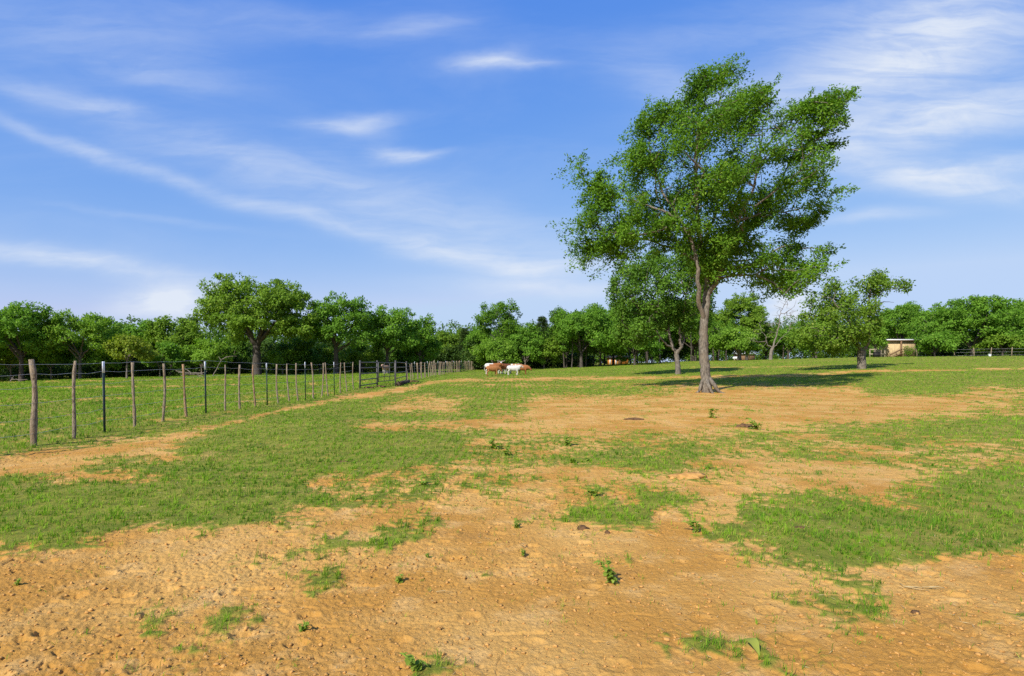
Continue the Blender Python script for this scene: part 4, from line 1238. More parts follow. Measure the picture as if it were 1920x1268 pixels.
def gates():
    P1 = ground_at(675, 729); P2 = ground_at(707, 724); P3 = ground_at(741.5, 725); P4 = ground_at(762, 717)
    H = 1.52

    def panel(label, A, B, name, heights, rad, post_r, uprights=0, posts=(1, 1), cat='fence panel', lift=0.0):
        root = thing(name, label, cat, A)
        o0 = np.array(A)
        a = np.zeros(3); b = np.array(B) - o0
        for k, p in enumerate((a, b)):
            if posts[k]:
                mb = MB(); mb.tube([p - np.array([0, 0, .3]), p + np.array([0, 0, .7]), p + np.array([0, 0, H + .06 if lift == 0 else heights[-1]])] if lift == 0 else [p + np.array([0, 0, heights[0]]), p + np.array([0, 0, .8]), p + np.array([0, 0, heights[-1]])], post_r, 8)
                mb.build('post' if lift == 0 else 'end_upright', M['gate_steel'], root, smooth=True)
        for h in heights:
            mb = MB(); bar(mb, a + np.array([0, 0, h]), b + np.array([0, 0, h]), rad)
            mb.build('rail', M['gate_steel'], root, smooth=True)
        for q in range(uprights):
            f = (q + 1) / (uprights + 1); p = a + (b - a) * f
            mb = MB(); bar(mb, p + np.array([0, 0, heights[0]]), p + np.array([0, 0, heights[-1]]), rad * .9)
            mb.build('upright', M['gate_steel'], root, smooth=True)
        return root
    hs = [.17, .48, .82, 1.15, 1.46]
    panel('dark steel pipe panel left of the gateway', P1, P2, 'pipe_panel', hs, .030, .050)
    A = on(709.5, 38.2); B = on(740, 43.2)
    A.x = (709.5 - CX) / F * 38.2; B.x = (740 - CX) / F * 43.2
    panel('thin barred steel gate closing the gap over the bare earth', A, B, 'farm_gate', [.22, .52, .82, 1.14, 1.45], .022, .030, uprights=2, cat='gate', lift=.2)
    panel('short steel pipe panel right of the gate ending at the far posts', P3, P4, 'pipe_panel', hs, .028, .048)
    # log and earth heaped under the panel
    a = ground_at(748, 724); b = ground_at(766, 718.5)
    r = np.random.default_rng(3)
    c = (a + b) / 2
    mb = MB()
    pts = [np.array(a + (b - a) * f - c) + np.array([0, 0, .12 + .03 * math.sin(f * 7)]) for f in np.linspace(0, 1, 9)]
    mb.tube(pts, .14 * (1 + .12 * r.normal(size=9)), 10, jitter=.05, r=r)
    o = mb.build('fallen_log', M['log'], None, c, True); tag(o, 'dark rotten log lying under the short panel right of the gate', 'log')
    for px, py, s, lab in ((712, 726, .36, 'earth clump at the foot of the left gate post'), (776, 716, .42, 'earth heap at the right end of the dark log'), (691, 728, .3, 'small earth clump under the left pipe panel')):
        mound('earth_heap', px, py, (s * 1.1, s * .7, s * .28), M['dung'], lab, 'dirt heap', int(px))


def blob_mesh(name, size, seed, amp=.25, sub=3, floor=-.25):
    import bmesh
    bm = bmesh.new()
    bmesh.ops.create_icosphere(bm, subdivisions=sub, radius=1.0)
    V = np.array([v.co[:] for v in bm.verts])
    n = fbm(V[:, 0] * 1.7 + V[:, 2] * 2.1 + seed, V[:, 1] * 1.7 - V[:, 2] * 1.3 + seed * .7, seed, 4)
    V = V * (1 + amp * n)[:, None]
    V[:, 2] = np.maximum(V[:, 2], floor)
    V = V * np.array(size)
    for v, c in zip(bm.verts, V): v.co = c
    me = bpy.data.meshes.new(name)
    bm.to_mesh(me); bm.free()
    me.polygons.foreach_set('use_smooth', np.ones(len(me.polygons), bool))
    return me


def mound(name, px, py, size, mat, label, cat, seed, rz=0.0, amp=.3, group=None):
    p = ground_at(px, py)
    o = link(name, blob_mesh(name, size, seed, amp), mat, None, p)
    o.rotation_euler = (0, 0, rz)
    tag(o, label, cat, group)
    return o


gates()

# ------------------------------------------------------------------ cattle
def coat_material():
    m, nb = material('cattle_hide')
    c = nb.new('ShaderNodeAttribute', attribute_name='coat')
    n = nb.noise(nb.new('ShaderNodeTexCoord').outputs['Object'], 9, 4, .6)
    col = nb.mix(nb.ramp(n, .3, .7, 0, .22), c.outputs['Color'], (0.02, 0.015, 0.01))
    nb.L.new(principled(nb, col, .7, .2), nb.out.inputs[0])
    return m


M['coat'] = coat_material()
BROWN = (0.33, 0.125, 0.040); RED = (0.25, 0.085, 0.030); WHITE = (0.66, 0.63, 0.57); TAN = (0.47, 0.26, 0.11); DARK = (0.07, 0.035, 0.02)


def cow(label, p, rz, scale, coat, head='level', horns=False, cat='cow', seed=1, legs=(0, 0, 0, 0), yaw=0.0):
    """one continuous animal facing +X before turning: barrel, neck, head, jointed legs, tail"""
    r = np.random.default_rng(seed)
    mb = MB()
    # trunk: x, z, half width, half height
    body = [(-.86, 1.02, .10, .12), (-.80, 1.03, .20, .24), (-.62, 1.03, .27, .30), (-.35, .98, .31, .35), (0, .94, .33, .39), (.30, .94, .30, .40), (.52, .97, .25, .38), (.70, 1.03, .18, .30), (.82, 1.10, .12, .2)]
    mb.tube([(x, 0, z) for x, z, a, b in body], [1] * len(body), 14, sq=[(a, b) for x, z, a, b in body])
    if head == 'up': hp = [(.62, 0, 1.12), (.80, 0, 1.25), (.98, 0, 1.38)]; hd = np.array([.80, 0, -.60])
    elif head == 'down': hp = [(.62, 0, 1.05), (.84, 0, 1.0), (1.04, 0, .88)]; hd = np.array([.55, 0, -.83])
    else: hp = [(.62, 0, 1.10), (.82, 0, 1.18), (1.0, 0, 1.24)]; hd = np.array([.80, 0, -.60])
    hp = [np.array(q, float) for q in hp]
    if yaw:
        ca, sa = math.cos(yaw), math.sin(yaw)
        hd = np.array([hd[0] * ca, hd[0] * sa, hd[2]])
        hp[2] = hp[1] + np.array([(hp[2] - hp[1])[0] * ca, (hp[2] - hp[1])[0] * sa, (hp[2] - hp[1])[2]])
    mb.tube(hp, [1, 1, 1], 12, sq=[(.17, .27), (.13, .21), (.11, .16)])
    h0 = hp[2] + np.array([0, 0, .03])
    mb.tube([h0 - hd * .08, h0 + hd * .04, h0 + hd * .20, h0 + hd * .36, h0 + hd * .46], [1] * 5, 12, sq=[(.07, .08), (.115, .135), (.10, .12), (.075, .085), (.062, .065)])
    side = unit(np.cross(hd, np.array([0, 0, 1.0])))
    for s_ in (-1, 1):
        e = h0 + side * s_ * .10 + np.array([0, 0, .06])
        mb.tube([e, e + side * s_ * .10 + np.array([0, 0, .0]), e + side * s_ * .19 - np.array([0, 0, .04])], [1] * 3, 8, sq=[(.03, .02), (.05, .025), (.02, .012)])
    k = 0
    for s_ in (-1, 1):
        o = legs[k]; k += 1      # front: elbow, knee (a wrist), fetlock, hoof
        mb.tube([(.46, s_ * .15, .86), (.45 + .3 * o, s_ * .16, .62), (.46 + .6 * o, s_ * .155, .40), (.45 + .8 * o, s_ * .15, .13), (.47 + .9 * o, s_ * .15, 0)], [.13, .085, .058, .042, .055], 10)
        o = legs[k]; k += 1      # hind: stifle forward, hock backward, shank upright
        mb.tube([(-.62, s_ * .15, .95), (-.55 + .1 * o, s_ * .18, .70), (-.74 + .5 * o, s_ * .165, .46), (-.72 + .8 * o, s_ * .155, .16), (-.69 + .9 * o, s_ * .155, 0)], [.20, .135, .062, .045, .058], 10)
    mb.tube([(-.86, 0, 1.14), (-.93, 0, 1.02), (-.93, .01, .75), (-.92, .02, .52), (-.92, .02, .38)], [.035, .028, .022, .035, .012], 8)
    tmp = bpy.data.objects.new('tmp', mb.mesh('tmp')); COL.objects.link(tmp)
    md = tmp.modifiers.new('fuse', 'REMESH'); md.mode = 'VOXEL'; md.voxel_size = .024
    sm = tmp.modifiers.new('soft', 'SMOOTH'); sm.iterations = 2; sm.factor = .5
    dg = bpy.context.evaluated_depsgraph_get(); dg.update()
    me = bpy.data.meshes.new_from_object(tmp.evaluated_get(dg)); me.name = 'cattle_body'
    bpy.data.objects.remove(tmp)
    V = np.empty(len(me.vertices) * 3, np.float32); me.vertices.foreach_get('co', V); V = V.reshape(-1, 3)
    hd_t = (V - h0) @ hd
    ishead = (np.linalg.norm(V - (h0 + hd * .2), axis=1) < .36)
    spots = fbm(V[:, 0] * 2.0 + seed, V[:, 2] * 2.2 + V[:, 1] * 1.4, seed + 900, 3)
    c = np.tile(np.array(coat['base']), (len(V), 1))
    if 'rump' in coat:
        c[(V[:, 0] + .12 * spots < -.38)] = coat['rump']
        c[(V[:, 2] > 1.22) & (V[:, 0] < .1)] = coat['rump']
    if 'belly' in coat: c[(V[:, 2] < .62 + .15 * spots)] = coat['belly']
    if 'patch' in coat: c[spots > .28] = coat['patch']
    if 'face' in coat:
        c[ishead] = coat['face']
        c[ishead & (np.abs((V - h0) @ side) > .085)] = coat.get('cheek', coat['face'])
    c[ishead & (hd_t > .38)] = coat.get('muzzle', DARK)
    c[(V[:, 2] < .06)] = DARK
    c[(np.abs(V[:, 1]) < .08) & (V[:, 0] < -.86) & (V[:, 2] < .58)] = coat.get('tail', coat['base'])
    eye = h0 + hd * .10
    for s_ in (-1, 1):
        c[np.linalg.norm(V - (eye + side * s_ * .115 + np.array([0, 0, .03])), axis=1) < .035] = (0.01, 0.01, 0.01)
    a = me.attributes.new('coat', 'FLOAT_COLOR', 'POINT')
    a.data.foreach_set('color', np.column_stack([c, np.ones(len(c))]).astype(np.float32).ravel())
    me.materials.clear()
    me.polygons.foreach_set('use_smooth', np.ones(len(me.polygons), bool))
    o = link('cow' if cat == 'cow' else 'calf', me, M['coat'], None, p)
    o.scale = (scale,) * 3
    o.rotation_euler = (0, 0, rz)
    tag(o, label, cat, 'cattle standing together in the field' if 'gate' not in label else None)
    if horns:
        for s_ in (-1, 1):
            m2 = MB()
            q = h0 + side * s_ * .07 + np.array([0, 0, .11])
            m2.tube([q, q + side * s_ * .16 + np.array([0, 0, .03]), q + side * s_ * .34 + np.array([0, 0, .06]), q + side * s_ * .46 + np.array([0, 0, .16])], [.034, .03, .02, .006], 8)
            m2.build('horn', M['horn'], o, smooth=True)
    return o


def cattle():
    def g(px, py):
        return ground_at(px, py)
    cow('red-brown cow with a white rump and white hind legs, leftmost of the herd', g(923, 702.2), .12, 1.0, dict(base=BROWN, rump=WHITE, tail=WHITE), 'level', seed=1, legs=(.05, -.05, -.1, .1))
    cow('plain orange-brown young cow in front of the white-rumped cow', g(924, 705.0), .28, .80, dict(base=(0.36, 0.15, 0.05), muzzle=DARK), 'down', seed=2, legs=(.1, -.12, -.1, .08))
    cow('horned cow with a white blazed face looking at the camera', g(938, 701.4), -1.45, 1.0, dict(base=RED, face=WHITE, cheek=RED, patch=WHITE, belly=WHITE), 'up', True, seed=7)
    cow('dark red cow standing just behind the rear of the white calf', g(949, 701.8), -2.2, .95, dict(base=RED, belly=WHITE), 'level', seed=4, legs=(.05, 0, -.05, .1))
    cow('white calf in the middle of the herd', g(963, 704.0), .04, .80, dict(base=WHITE, face=(0.55, 0.45, 0.36), muzzle=DARK), 'level', cat='calf', seed=5, legs=(.08, -.06, -.08, .1))
    cow('roan brown and cream cow mostly hidden by the white calf', g(968, 701.0), .15, .92, dict(base=TAN, patch=WHITE, belly=DARK), 'down', seed=6)
    cow('red-brown cow lowering its head at the right end of the herd', g(979, 702.6), -.1, .82, dict(base=BROWN, belly=RED), 'down', seed=8, legs=(.1, 0, -.08, .05))
    cow('tan calf standing far beyond the closed gate', on(723, 76), -1.9, .80, dict(base=(0.36, 0.22, 0.13), face=(0.5, 0.33, 0.24), belly=WHITE), 'up', cat='calf', seed=9)


cattle()

# ------------------------------------------------------------------ buildings and small things at the back
def shed():
    Y = 85.0; sc = Y / F
    base = on(1688, Y)
    root = thing('shed', 'small tan shed with a pale flat roof and brown stair rail', 'shed', base)
    x0 = (1661 - 1688) * sc; x1 = (1717 - 1688) * sc; w = x1 - x0; cx = (x0 + x1) / 2
    h = 2.45
    mb = MB(); mb.box((cx, 1.4, h / 2 - .1), (w, 2.6, h + .2)); 
    for q in np.linspace(x0 + .3, x1 - .3, 12): mb.box((q, .092, h / 2), (.025, .02, h))
    mb.build('wall', M['plywood'], root)
    mb = MB(); mb.box((cx + .15, 1.35, h + .16), (w + 1.0, 3.3, .14)); 
    for q in np.linspace(x0 - .2, x1 + .5, 24): mb.box((q, 1.35, h + .243), (.05, 3.28, .03))
    mb.build('roof', M['roof_metal'], root)
    mb = MB(); mb.box((cx + .15, -.27, h + .05), (w + .96, .06, .12)); mb.build('fascia', M['brown_wood'], root)
    mb = MB(); mb.box((0.0, -.2, h / 2 - .05), (.17, .17, h - .02 + .1)); mb.build('porch_post', M['brown_wood'], root)
    mb = MB(); a = np.array([x0 + .25, -.62, .10]); b = np.array([-.12, -.62, .95])
    mb.beam(a + [0, 0, .42], b + [0, 0, .38], .06, .17); mb.beam(a, b + [0, 0, -.28], .06, .14)
    for f in (.02, .5, .97):
        p = a + (b - a) * f; mb.beam(p + [0, .05, -.2], p + [0, .05, .45], .08, .08)
    mb.build('stair_rail', M['brown_wood'], root)
    mb = MB()
    for k in range(4): mb.box((x0 + .5 + .38 * k, -.25, .08 + .16 * k), (.36, .62, .05))
    mb.build('stairs', M['grey_wood'], root)
    # creeper against the wall
    r = np.random.default_rng(12)
    b2 = on(1700, Y - .35)
    P_ = []
    mbs = MB()
    for q, (dx, hh) in enumerate(((-.25, 1.6), (.1, 1.75), (.5, 1.5), (.85, 1.55), (.3, 1.0))):
        pts = [np.array([dx * .5, 0, 0]), np.array([dx * .8, .02, hh * .5]), np.array([dx + r.normal() * .1, 0.05, hh])]
        mbs.tube(pts, [.03, .02, .01], 5)
        n = 85
        f = r.uniform(.35, 1, n)
        P_.append(np.stack([dx * (.5 + .5 * f) + r.normal(size=n) * .13, r.normal(size=n) * .08, hh * f + r.normal(size=n) * .1], 1))
    P_ = np.concatenate(P_); m = len(P_)
    V, Q = leaf_quads(P_, unit(r.normal(size=(m, 3))), unit(np.array([0, -.7, .5]) + r.normal(size=(m, 3)) * .5), r.uniform(.12, .2, m), r.uniform(.08, .12, m))
    vt = thing('climbing_plant', 'green climbing plant against the front wall of the tan shed', 'plant', b2)
    mbs.build('stem', M['bark_dead'], vt); link('leaves', mesh_np('leaves', V, [Q]), M['leaf_oak'], vt)


def fence_back():
    # low timber fence and cage left of the shed
    r = np.random.default_rng(55)
    Y = 84; sc = Y / F
    b = on(1644, Y)
    root = thing('rail_fence', 'low grey timber rail fence left of the tan shed', 'fence', b)
    for px in (1631, 1641, 1652, 1659):
        p = on(px, Y) - b
        mb = MB(); mb.box((p.x, 0, p.z + .55), (.11, .11, 1.5)); mb.build('post', M['grey_wood'], root)
    for h in (.55, 1.2):
        p0 = on(1629, Y) - b; p1 = on(1660, Y) - b
        mb = MB(); mb.beam((p0.x, -.08, p0.z + h), (p1.x, -.08, p1.z + h), .04, .13); mb.build('rail', M['grey_wood'], root)
    c = on(1644, 82.5)
    root = thing('wire_cage', 'dark barred cage standing in front of the timber rail fence', 'cage', c)
    mb = MB(); mb.box((0, 0, .42), (.74, .6, .06)); mb.box((0, 0, .80), (.8, .66, .05)); mb.build('deck', M['black'], root)
    mb = MB(); mb.box((0, .05, .40), (.68, .5, .72)); mb.build('box', M['black'], root)
    for q in np.linspace(-.38, .38, 7):
        mb = MB(); mb.beam((q, -.32, -.05), (q, -.32, .80), .035, .035); mb.build('bar', M['black'], root)
    # wire fence on the right in front of the trees
    pxs = [1719, 1746, 1790, 1826, 1858, 1897, 1940, 1990]
    Ys = np.interp(pxs, [1719, 1990], [82, 74])
    b = on(pxs[0], Ys[0])
    root = thing('wire_fence', 'thin wire fence in front of the dark trees at the right edge', 'fence', b)
    tops = []
    for px, y in zip(pxs, Ys):
        p = on(px, y) - b
        mb = MB(); mb.tube([(p.x, p.y, p.z - .2), (p.x + r.normal() * .03, p.y, p.z + .7), (p.x + r.normal() * .05, p.y, p.z + 1.35)], [.055, .05, .045], 7)
        mb.build('wooden_post', M['post_wood'], root, smooth=True); tops.append(p)
    for h in (.35, .75, 1.15):
        mb = MB(); mb.tube([(p.x, p.y, p.z + h) for p in tops], .005, 5); mb.build('wire', M['wire'], root)
    p = on(1856, 76)
    mb = MB()
    t = np.linspace(0, 1, 6)
    mb.tube([(0, 0, v * .38) for v in t], [.13, .135, .14, .145, .15, .155], 14); mb.tube([(-.15, 0, .37), (-.1, 0, .52), (.1, 0, .52), (.15, 0, .37)], .01, 6)
    o = mb.build('bucket', M['white_paint'], None, p, True); tag(o, 'white bucket on the grass under the widest domed tree', 'bucket')


def hut():
    Y = 112; sc = Y / F
    b = on(1160, Y)
    root = thing('hut', 'small orange boarded hut half hidden behind the grove trunks', 'hut', b)
    zt = EYE + (HY - 671) * sc - b.z
    w = 36 * sc
    mb = MB(); mb.box((0, 1.2, zt / 2 - .1), (w, 2.4, zt + .2))
    for q in np.linspace(-w / 2 + .15, w / 2 - .15, 14): mb.box((q, -.01, zt / 2), (.03, .03, zt))
    mb.build('wall', M['orange_wood'], root)
    mb = MB(); d = 3.0
    mb.add([(-w / 2 - .3, -.4, zt), (w / 2 + .3, -.4, zt), (w / 2 + .3, 2.8, zt), (-w / 2 - .3, 2.8, zt), (-w / 2 - .3, 1.2, zt + .4), (w / 2 + .3, 1.2, zt + .4)], [[0, 1, 5, 4], [2, 3, 4, 5], [3, 2, 1, 0]], [[0, 4, 3], [1, 2, 5]])
    mb.build('roof', M['black'], root)
    mb = MB(); mb.box((.25, -.03, .85), (.8, .05, 1.7)); mb.build('door', M['brown_wood'], root)
    for q in (-w / 2 + .2, -.5):
        mb = MB(); mb.box((q, -.02, zt / 2), (.22, .06, zt)); mb.build('corner_board', M['white_paint'], root)
    # distant barn roof and white tank seen under the trees
    Y = 130; sc = Y / F
    b = on(1400, Y)
    root = thing('barn', 'low distant barn with a pale roof seen under the branches left of the dead tree', 'barn', b)
    w = 30 * sc
    mb = MB(); mb.box((0, 1.5, .7), (w, 3.0, 1.7)); mb.build('wall', M['brown_wood'], root)
    mb = MB(); mb.add([(-w / 2 - .3, -.4, 1.5), (w / 2 + .3, -.4, 1.5), (w / 2 + .3, 3.4, 1.5), (-w / 2 - .3, 3.4, 1.5), (-w / 2 - .3, 1.5, 2.5), (w / 2 + .3, 1.5, 2.5)], [[0, 1, 5, 4], [2, 3, 4, 5], [3, 2, 1, 0]], [[0, 4, 3], [1, 2, 5]])
    mb.build('roof', M['roof_metal'], root)
    b = on(1380, 118)
    root = thing('storage_tank', 'white rounded storage tank far behind the trees right of the elm', 'tank', b)
    mb = MB(); t = np.linspace(-1, 1, 13)
    mb.tube([(v * .65, 0, .62) for v in t], .26 * np.sqrt(np.clip(1 - np.abs(t) ** 6, .02, 1)), 14); mb.build('tank', M['white_paint'], root, smooth=True)
    for q in (-.35, .35):
        mb = MB(); mb.box((q, 0, .17), (.10, .4, .44)); mb.build('leg', M['grey_wood'], root)


shed()
fence_back()
hut()


def dead_branches():
    r = np.random.default_rng(61)
    spec = [('fallen_branch', 'tangled grey fallen branches on the grass left of the biggest oak', on(366, 68), [((-1.6, 0, .12), (-.6, .1, .35), (.4, 0, .32), (1.3, .1, .62)), ((-.9, .3, .1), (-.2, 0, .42), (.9, -.2, .3), (1.1, 0, .05)), ((-1.8, -.2, .5), (-.8, 0, .38), (.3, .2, .12)), ((-.4, 0, .4), (-.9, .1, .75), (-1.3, .1, .9)), ((-2.2, 0, .7), (-1.2, .1, .5), (-.2, .3, .45), (.9, .2, .5)), ((.2, 0, .3), (.6, -.1, .12), (1.0, -.3, .02))]),
            ('dead_limb', 'pale snapped limb slanting down from the left side of the biggest oak', on(402, 69.5), [((-.15, 0, .02), (.35, .05, 1.1), (.85, .1, 1.95)), ((.85, .1, 1.95), (1.5, .3, 2.25), (2.2, .8, 2.3)), ((.75, .1, 1.8), (.45, 0, 2.3))]),
            ('fallen_branch', 'short pale branch lying below the dark tree at the far left', on(33, 66), [((-.8, 0, .06), (-.5, 0, .32), (.1, .1, .25), (1.0, .1, .3)), ((-.55, 0, .3), (-.65, .1, .5), (-.5, .1, .62))])]
    for name, lab, p, brs in spec:
        mb = MB()
        for b in brs:
            s = Skeleton(); s.spine(b, .06, .025, r=r, wob=.02); s.mesh_into(mb, r=r, k_big=7, k_small=6)
        o = mb.build(name, M['bark_dead'], None, p, True); tag(o, lab, 'branch')


dead_branches()

# ------------------------------------------------------------------ weeds, dung, twigs
def weed(px, py, size, label, seed, upright=.5, n=22, tall=0.0, cat='weed'):
    r = np.random.default_rng(seed)
    p = ground_at(px, py)
    p.z += float(micro(np.array([p.x]), np.array([p.y]), np.array([0.0]))[0]) - .004
    root = thing('weed', label, cat, p, 'broadleaf weeds growing on the bare earth')
    PP = []; V = []; Q = []; T = []; q0 = 0
    stems = MB()
    ns = 5
    tops = []
    for k in range(ns):
        a = r.uniform(0, 2 * math.pi); l = size * r.uniform(.3, .8); h = size * upright * r.uniform(.5, 1.1) + tall * (k < 3) * r.uniform(.6, 1)
        d = np.array([math.cos(a) * l * .6, math.sin(a) * l * .6, h])
        if tall: d += np.array([-.35, .1, 0]) * size * (k < 3)
        stems.tube([np.zeros(3) - [0, 0, .02], d * .5 + np.array([0, 0, h * .15]), d], [.006, .005, .003], 5)
        tops.append(d)
    for i in range(n):
        k = i % ns; d = tops[k]; f = r.uniform(.05, 1)
        o = d * f + np.array([0, 0, .12 * h * math.sin(f * 3)])
        a = r.uniform(0, 2 * math.pi); el = r.uniform(-.1, .75)
        dr = np.array([math.cos(a) * math.cos(el), math.sin(a) * math.cos(el), math.sin(el)])
        L = size * r.uniform(.20, .44); w = L * r.uniform(.34, .5)
        s_ = unit(np.cross(dr, np.array([0, 0, 1.0]))); up = np.cross(s_, dr)
        # lobed blade: outline left and right of the midrib, drooping to the tip
        t = np.array([0, .15, .3, .42, .58, .7, .85, 1.0]); prof = np.array([.06, .55, .95, .62, .85, .5, .42, 0.0])
        mid = o + dr[None] * (t * L)[:, None] + np.array([0, 0, -.30 * L]) * (t ** 2)[:, None]
        lv = mid + s_[None] * (prof * w)[:, None] + up[None] * (prof * w * .3)[:, None]
        rv = mid - s_[None] * (prof * w)[:, None] + up[None] * (prof * w * .3)[:, None]
        vv = np.concatenate([mid, lv, rv]); m = len(t)
        qq = []
        for j in range(m - 1):
            qq += [[j, j + 1, m + j + 1, m + j], [j, 2 * m + j, 2 * m + j + 1, j + 1]]
        V.append(vv); Q.append(np.array(qq) + q0); q0 += len(vv)
    V = np.concatenate(V); V[:, 2] = np.maximum(V[:, 2], .004)
    link('leaves', mesh_np('leaves', V, [np.concatenate(Q)], True), M['leaf_weed'], root)
    stems.build('stem', M['leaf_weed'], root)


WEEDS = [(1150, 1094, .17, 'tallest bushy weed with pale stems on bare earth right of centre', .8, 46, .06), (570, 1182, .085, 'small spiky weed on bare earth at lower left of centre', .7, 18, 0), (748, 1092, .075, 'small dark weed alone on the bare earth left of centre', .7, 18, 0),
         (788, 1262, .13, 'broad leaved weed at the very bottom edge of the photo', .7, 22, .03), (1309, 998, .13, 'weed beside the left end of the large right-hand grass patch', .9, 20, .03), (1117, 932, .18, 'dark bushy weed above the small bright grass tuft right of centre', .7, 34, .02),
         (1334, 784, .30, 'round weed on the dry earth in front of the elm', .8, 30, .05), (926, 842, .24, 'dark leafy weed, upper left of the weed cluster in the middle of the field', .7, 30, 0), (950, 856, .20, 'dark weed just below the leafy one in the mid field cluster', .6, 26, 0), (1062, 836, .24, 'leafy weed in the middle of the field, at the top of the cluster', .7, 28, 0),
         (1073, 870, .20, 'leafy weed beside the thin grass in the middle of the field', .7, 26, 0), (1104, 866, .16, 'flat dark weed right of the leafy weed in the middle of the field', .5, 22, 0), (1420, 806, .28, 'dark rounded weed beside the dry dung heap', .8, 30, .03), (804, 1046, .07, 'low weed below the grass tufts left of centre', .5, 18, 0),
         (968, 990, .10, 'low pale weed in the bare strip near the middle', .6, 18, 0), (980, 1042, .09, 'small weed just below the bare middle strip', .6, 16, 0), (34, 1096, .07, 'tiny weed on the bare earth near the left edge', .8, 14, 0), (795, 912, .16, 'dark weed at the right end of the left grass strip', .6, 24, 0), (1327, 880, .16, 'flat dark weed beside the orange dirt mound', .4, 18, 0)]
for i, (px, py, s_, lab, up, n_, tall) in enumerate(WEEDS):
    weed(px, py, s_ * (.78 + .35 * ((i * 7) % 5) / 4), lab, 700 + i, up, int(n_ * 1.5), tall)

mound('dirt_mound', 1285, 897, (.22, .12, .06), M['dirt_lump'], 'orange mound of dug earth at the lower edge of a bright grass patch', 'dirt mound', 5, amp=.9)
mound('dung_heap', 1396, 801, (.20, .13, .08), M['dung'], 'reddish brown dung heap beside a dark weed right of centre', 'dung', 6, amp=.4)
mound('dung_heap', 1092, 992, (.05, .035, .03), M['dung'], 'brown clod below the left end of a small bright grass tuft', 'dung', 7, amp=.8)
mound('dung_heap', 1139, 1001, (.025, .02, .03), M['dung'], 'small dark clod below the middle of a small bright grass tuft', 'dung', 8, amp=.4)
mound('dung_heap', 640, 868, (.10, .07, .03), M['dung'], 'flat dark pat lying in the left grass strip', 'dung', 9, amp=.4)
mound('dung_heap', 1188, 787, (.26, .10, .05), M['dung'], 'long dark pat on the dry earth left of the elm', 'dung', 10, amp=.4)
mound('dung_heap', 1500, 992, (.06, .035, .025), M['dung'], 'small dark pat in the large right-hand grass patch', 'dung', 12, amp=.5)
mound('dung_heap', 1716, 1150, (.028, .022, .018), M['dung'], 'small brown clod on the bare earth at lower right', 'dung', 13, amp=.5)


def twigs():
    r = np.random.default_rng(18)
    for px, py, pts, lab in ((1702, 1104, ((-.02, .05, .02), (-.02, .0, .018), (.05, -.03, .012), (.11, -.05, .01)), 'forked bleached stem on the bare earth at lower right'), (1740, 1106, ((-.04, .0, .012), (.0, -.01, .016), (.06, -.02, .008)), 'short straight bleached stem right of the forked one'),
                             (1222, 1004, ((-.03, .03, .01), (.0, 0, .014), (.03, -.03, .008)), 'thin straw stem on the earth right of a bright grass tuft'), (832, 1113, ((-.05, 0, .01), (0, .005, .014), (.05, 0, .008)), 'pale straw stem on the bare earth left of centre')):
        p = ground_at(px, py)
        p.z += float(micro(np.array([p.x]), np.array([p.y]), np.array([0.0]))[0]) + .004
        mb = MB(); mb.tube(pts, [.0022] * (len(pts) - 1) + [.001], 6)
        if 'forked' in lab: mb.tube([pts[1], (.06, 0, .015), (.10, -.015, .01)], [.004, .003, .002], 6)
        o = mb.build('dry_stem', M['straw'], None, p, True); tag(o, lab, 'stem')
    p = ground_at(1410, 1224)
    V = []; t = np.linspace(0, 1, 7); w = np.array([.004, .022, .03, .03, .022, .012, 0])
    mid = np.stack([t * .03 - .01, -.10 * t + .05, .05 - .05 * t + .03 * np.sin(t * 3)], 1)
    V = np.concatenate([mid, mid + np.outer(w, [1, .2, .2]), mid - np.outer(w, [1, .2, -.3])]); m = 7
    Q = [q for j in range(m - 1) for q in ([j, j + 1, m + j + 1, m + j], [j, 2 * m + j, 2 * m + j + 1, j + 1])]
    o = link('fallen_leaf', mesh_np('fallen_leaf', V, [np.array(Q)], True), M['leaf_pale'], None, p); tag(o, 'single pale yellow-green leaf on the thin grass at lower right', 'leaf')


M['leaf_pale'] = leaf_material('pale_leaf', (0.26, 0.30, 0.05), (0.34, 0.38, 0.07), (0.36, 0.40, 0.09), 0.3, 3.0)
twigs()

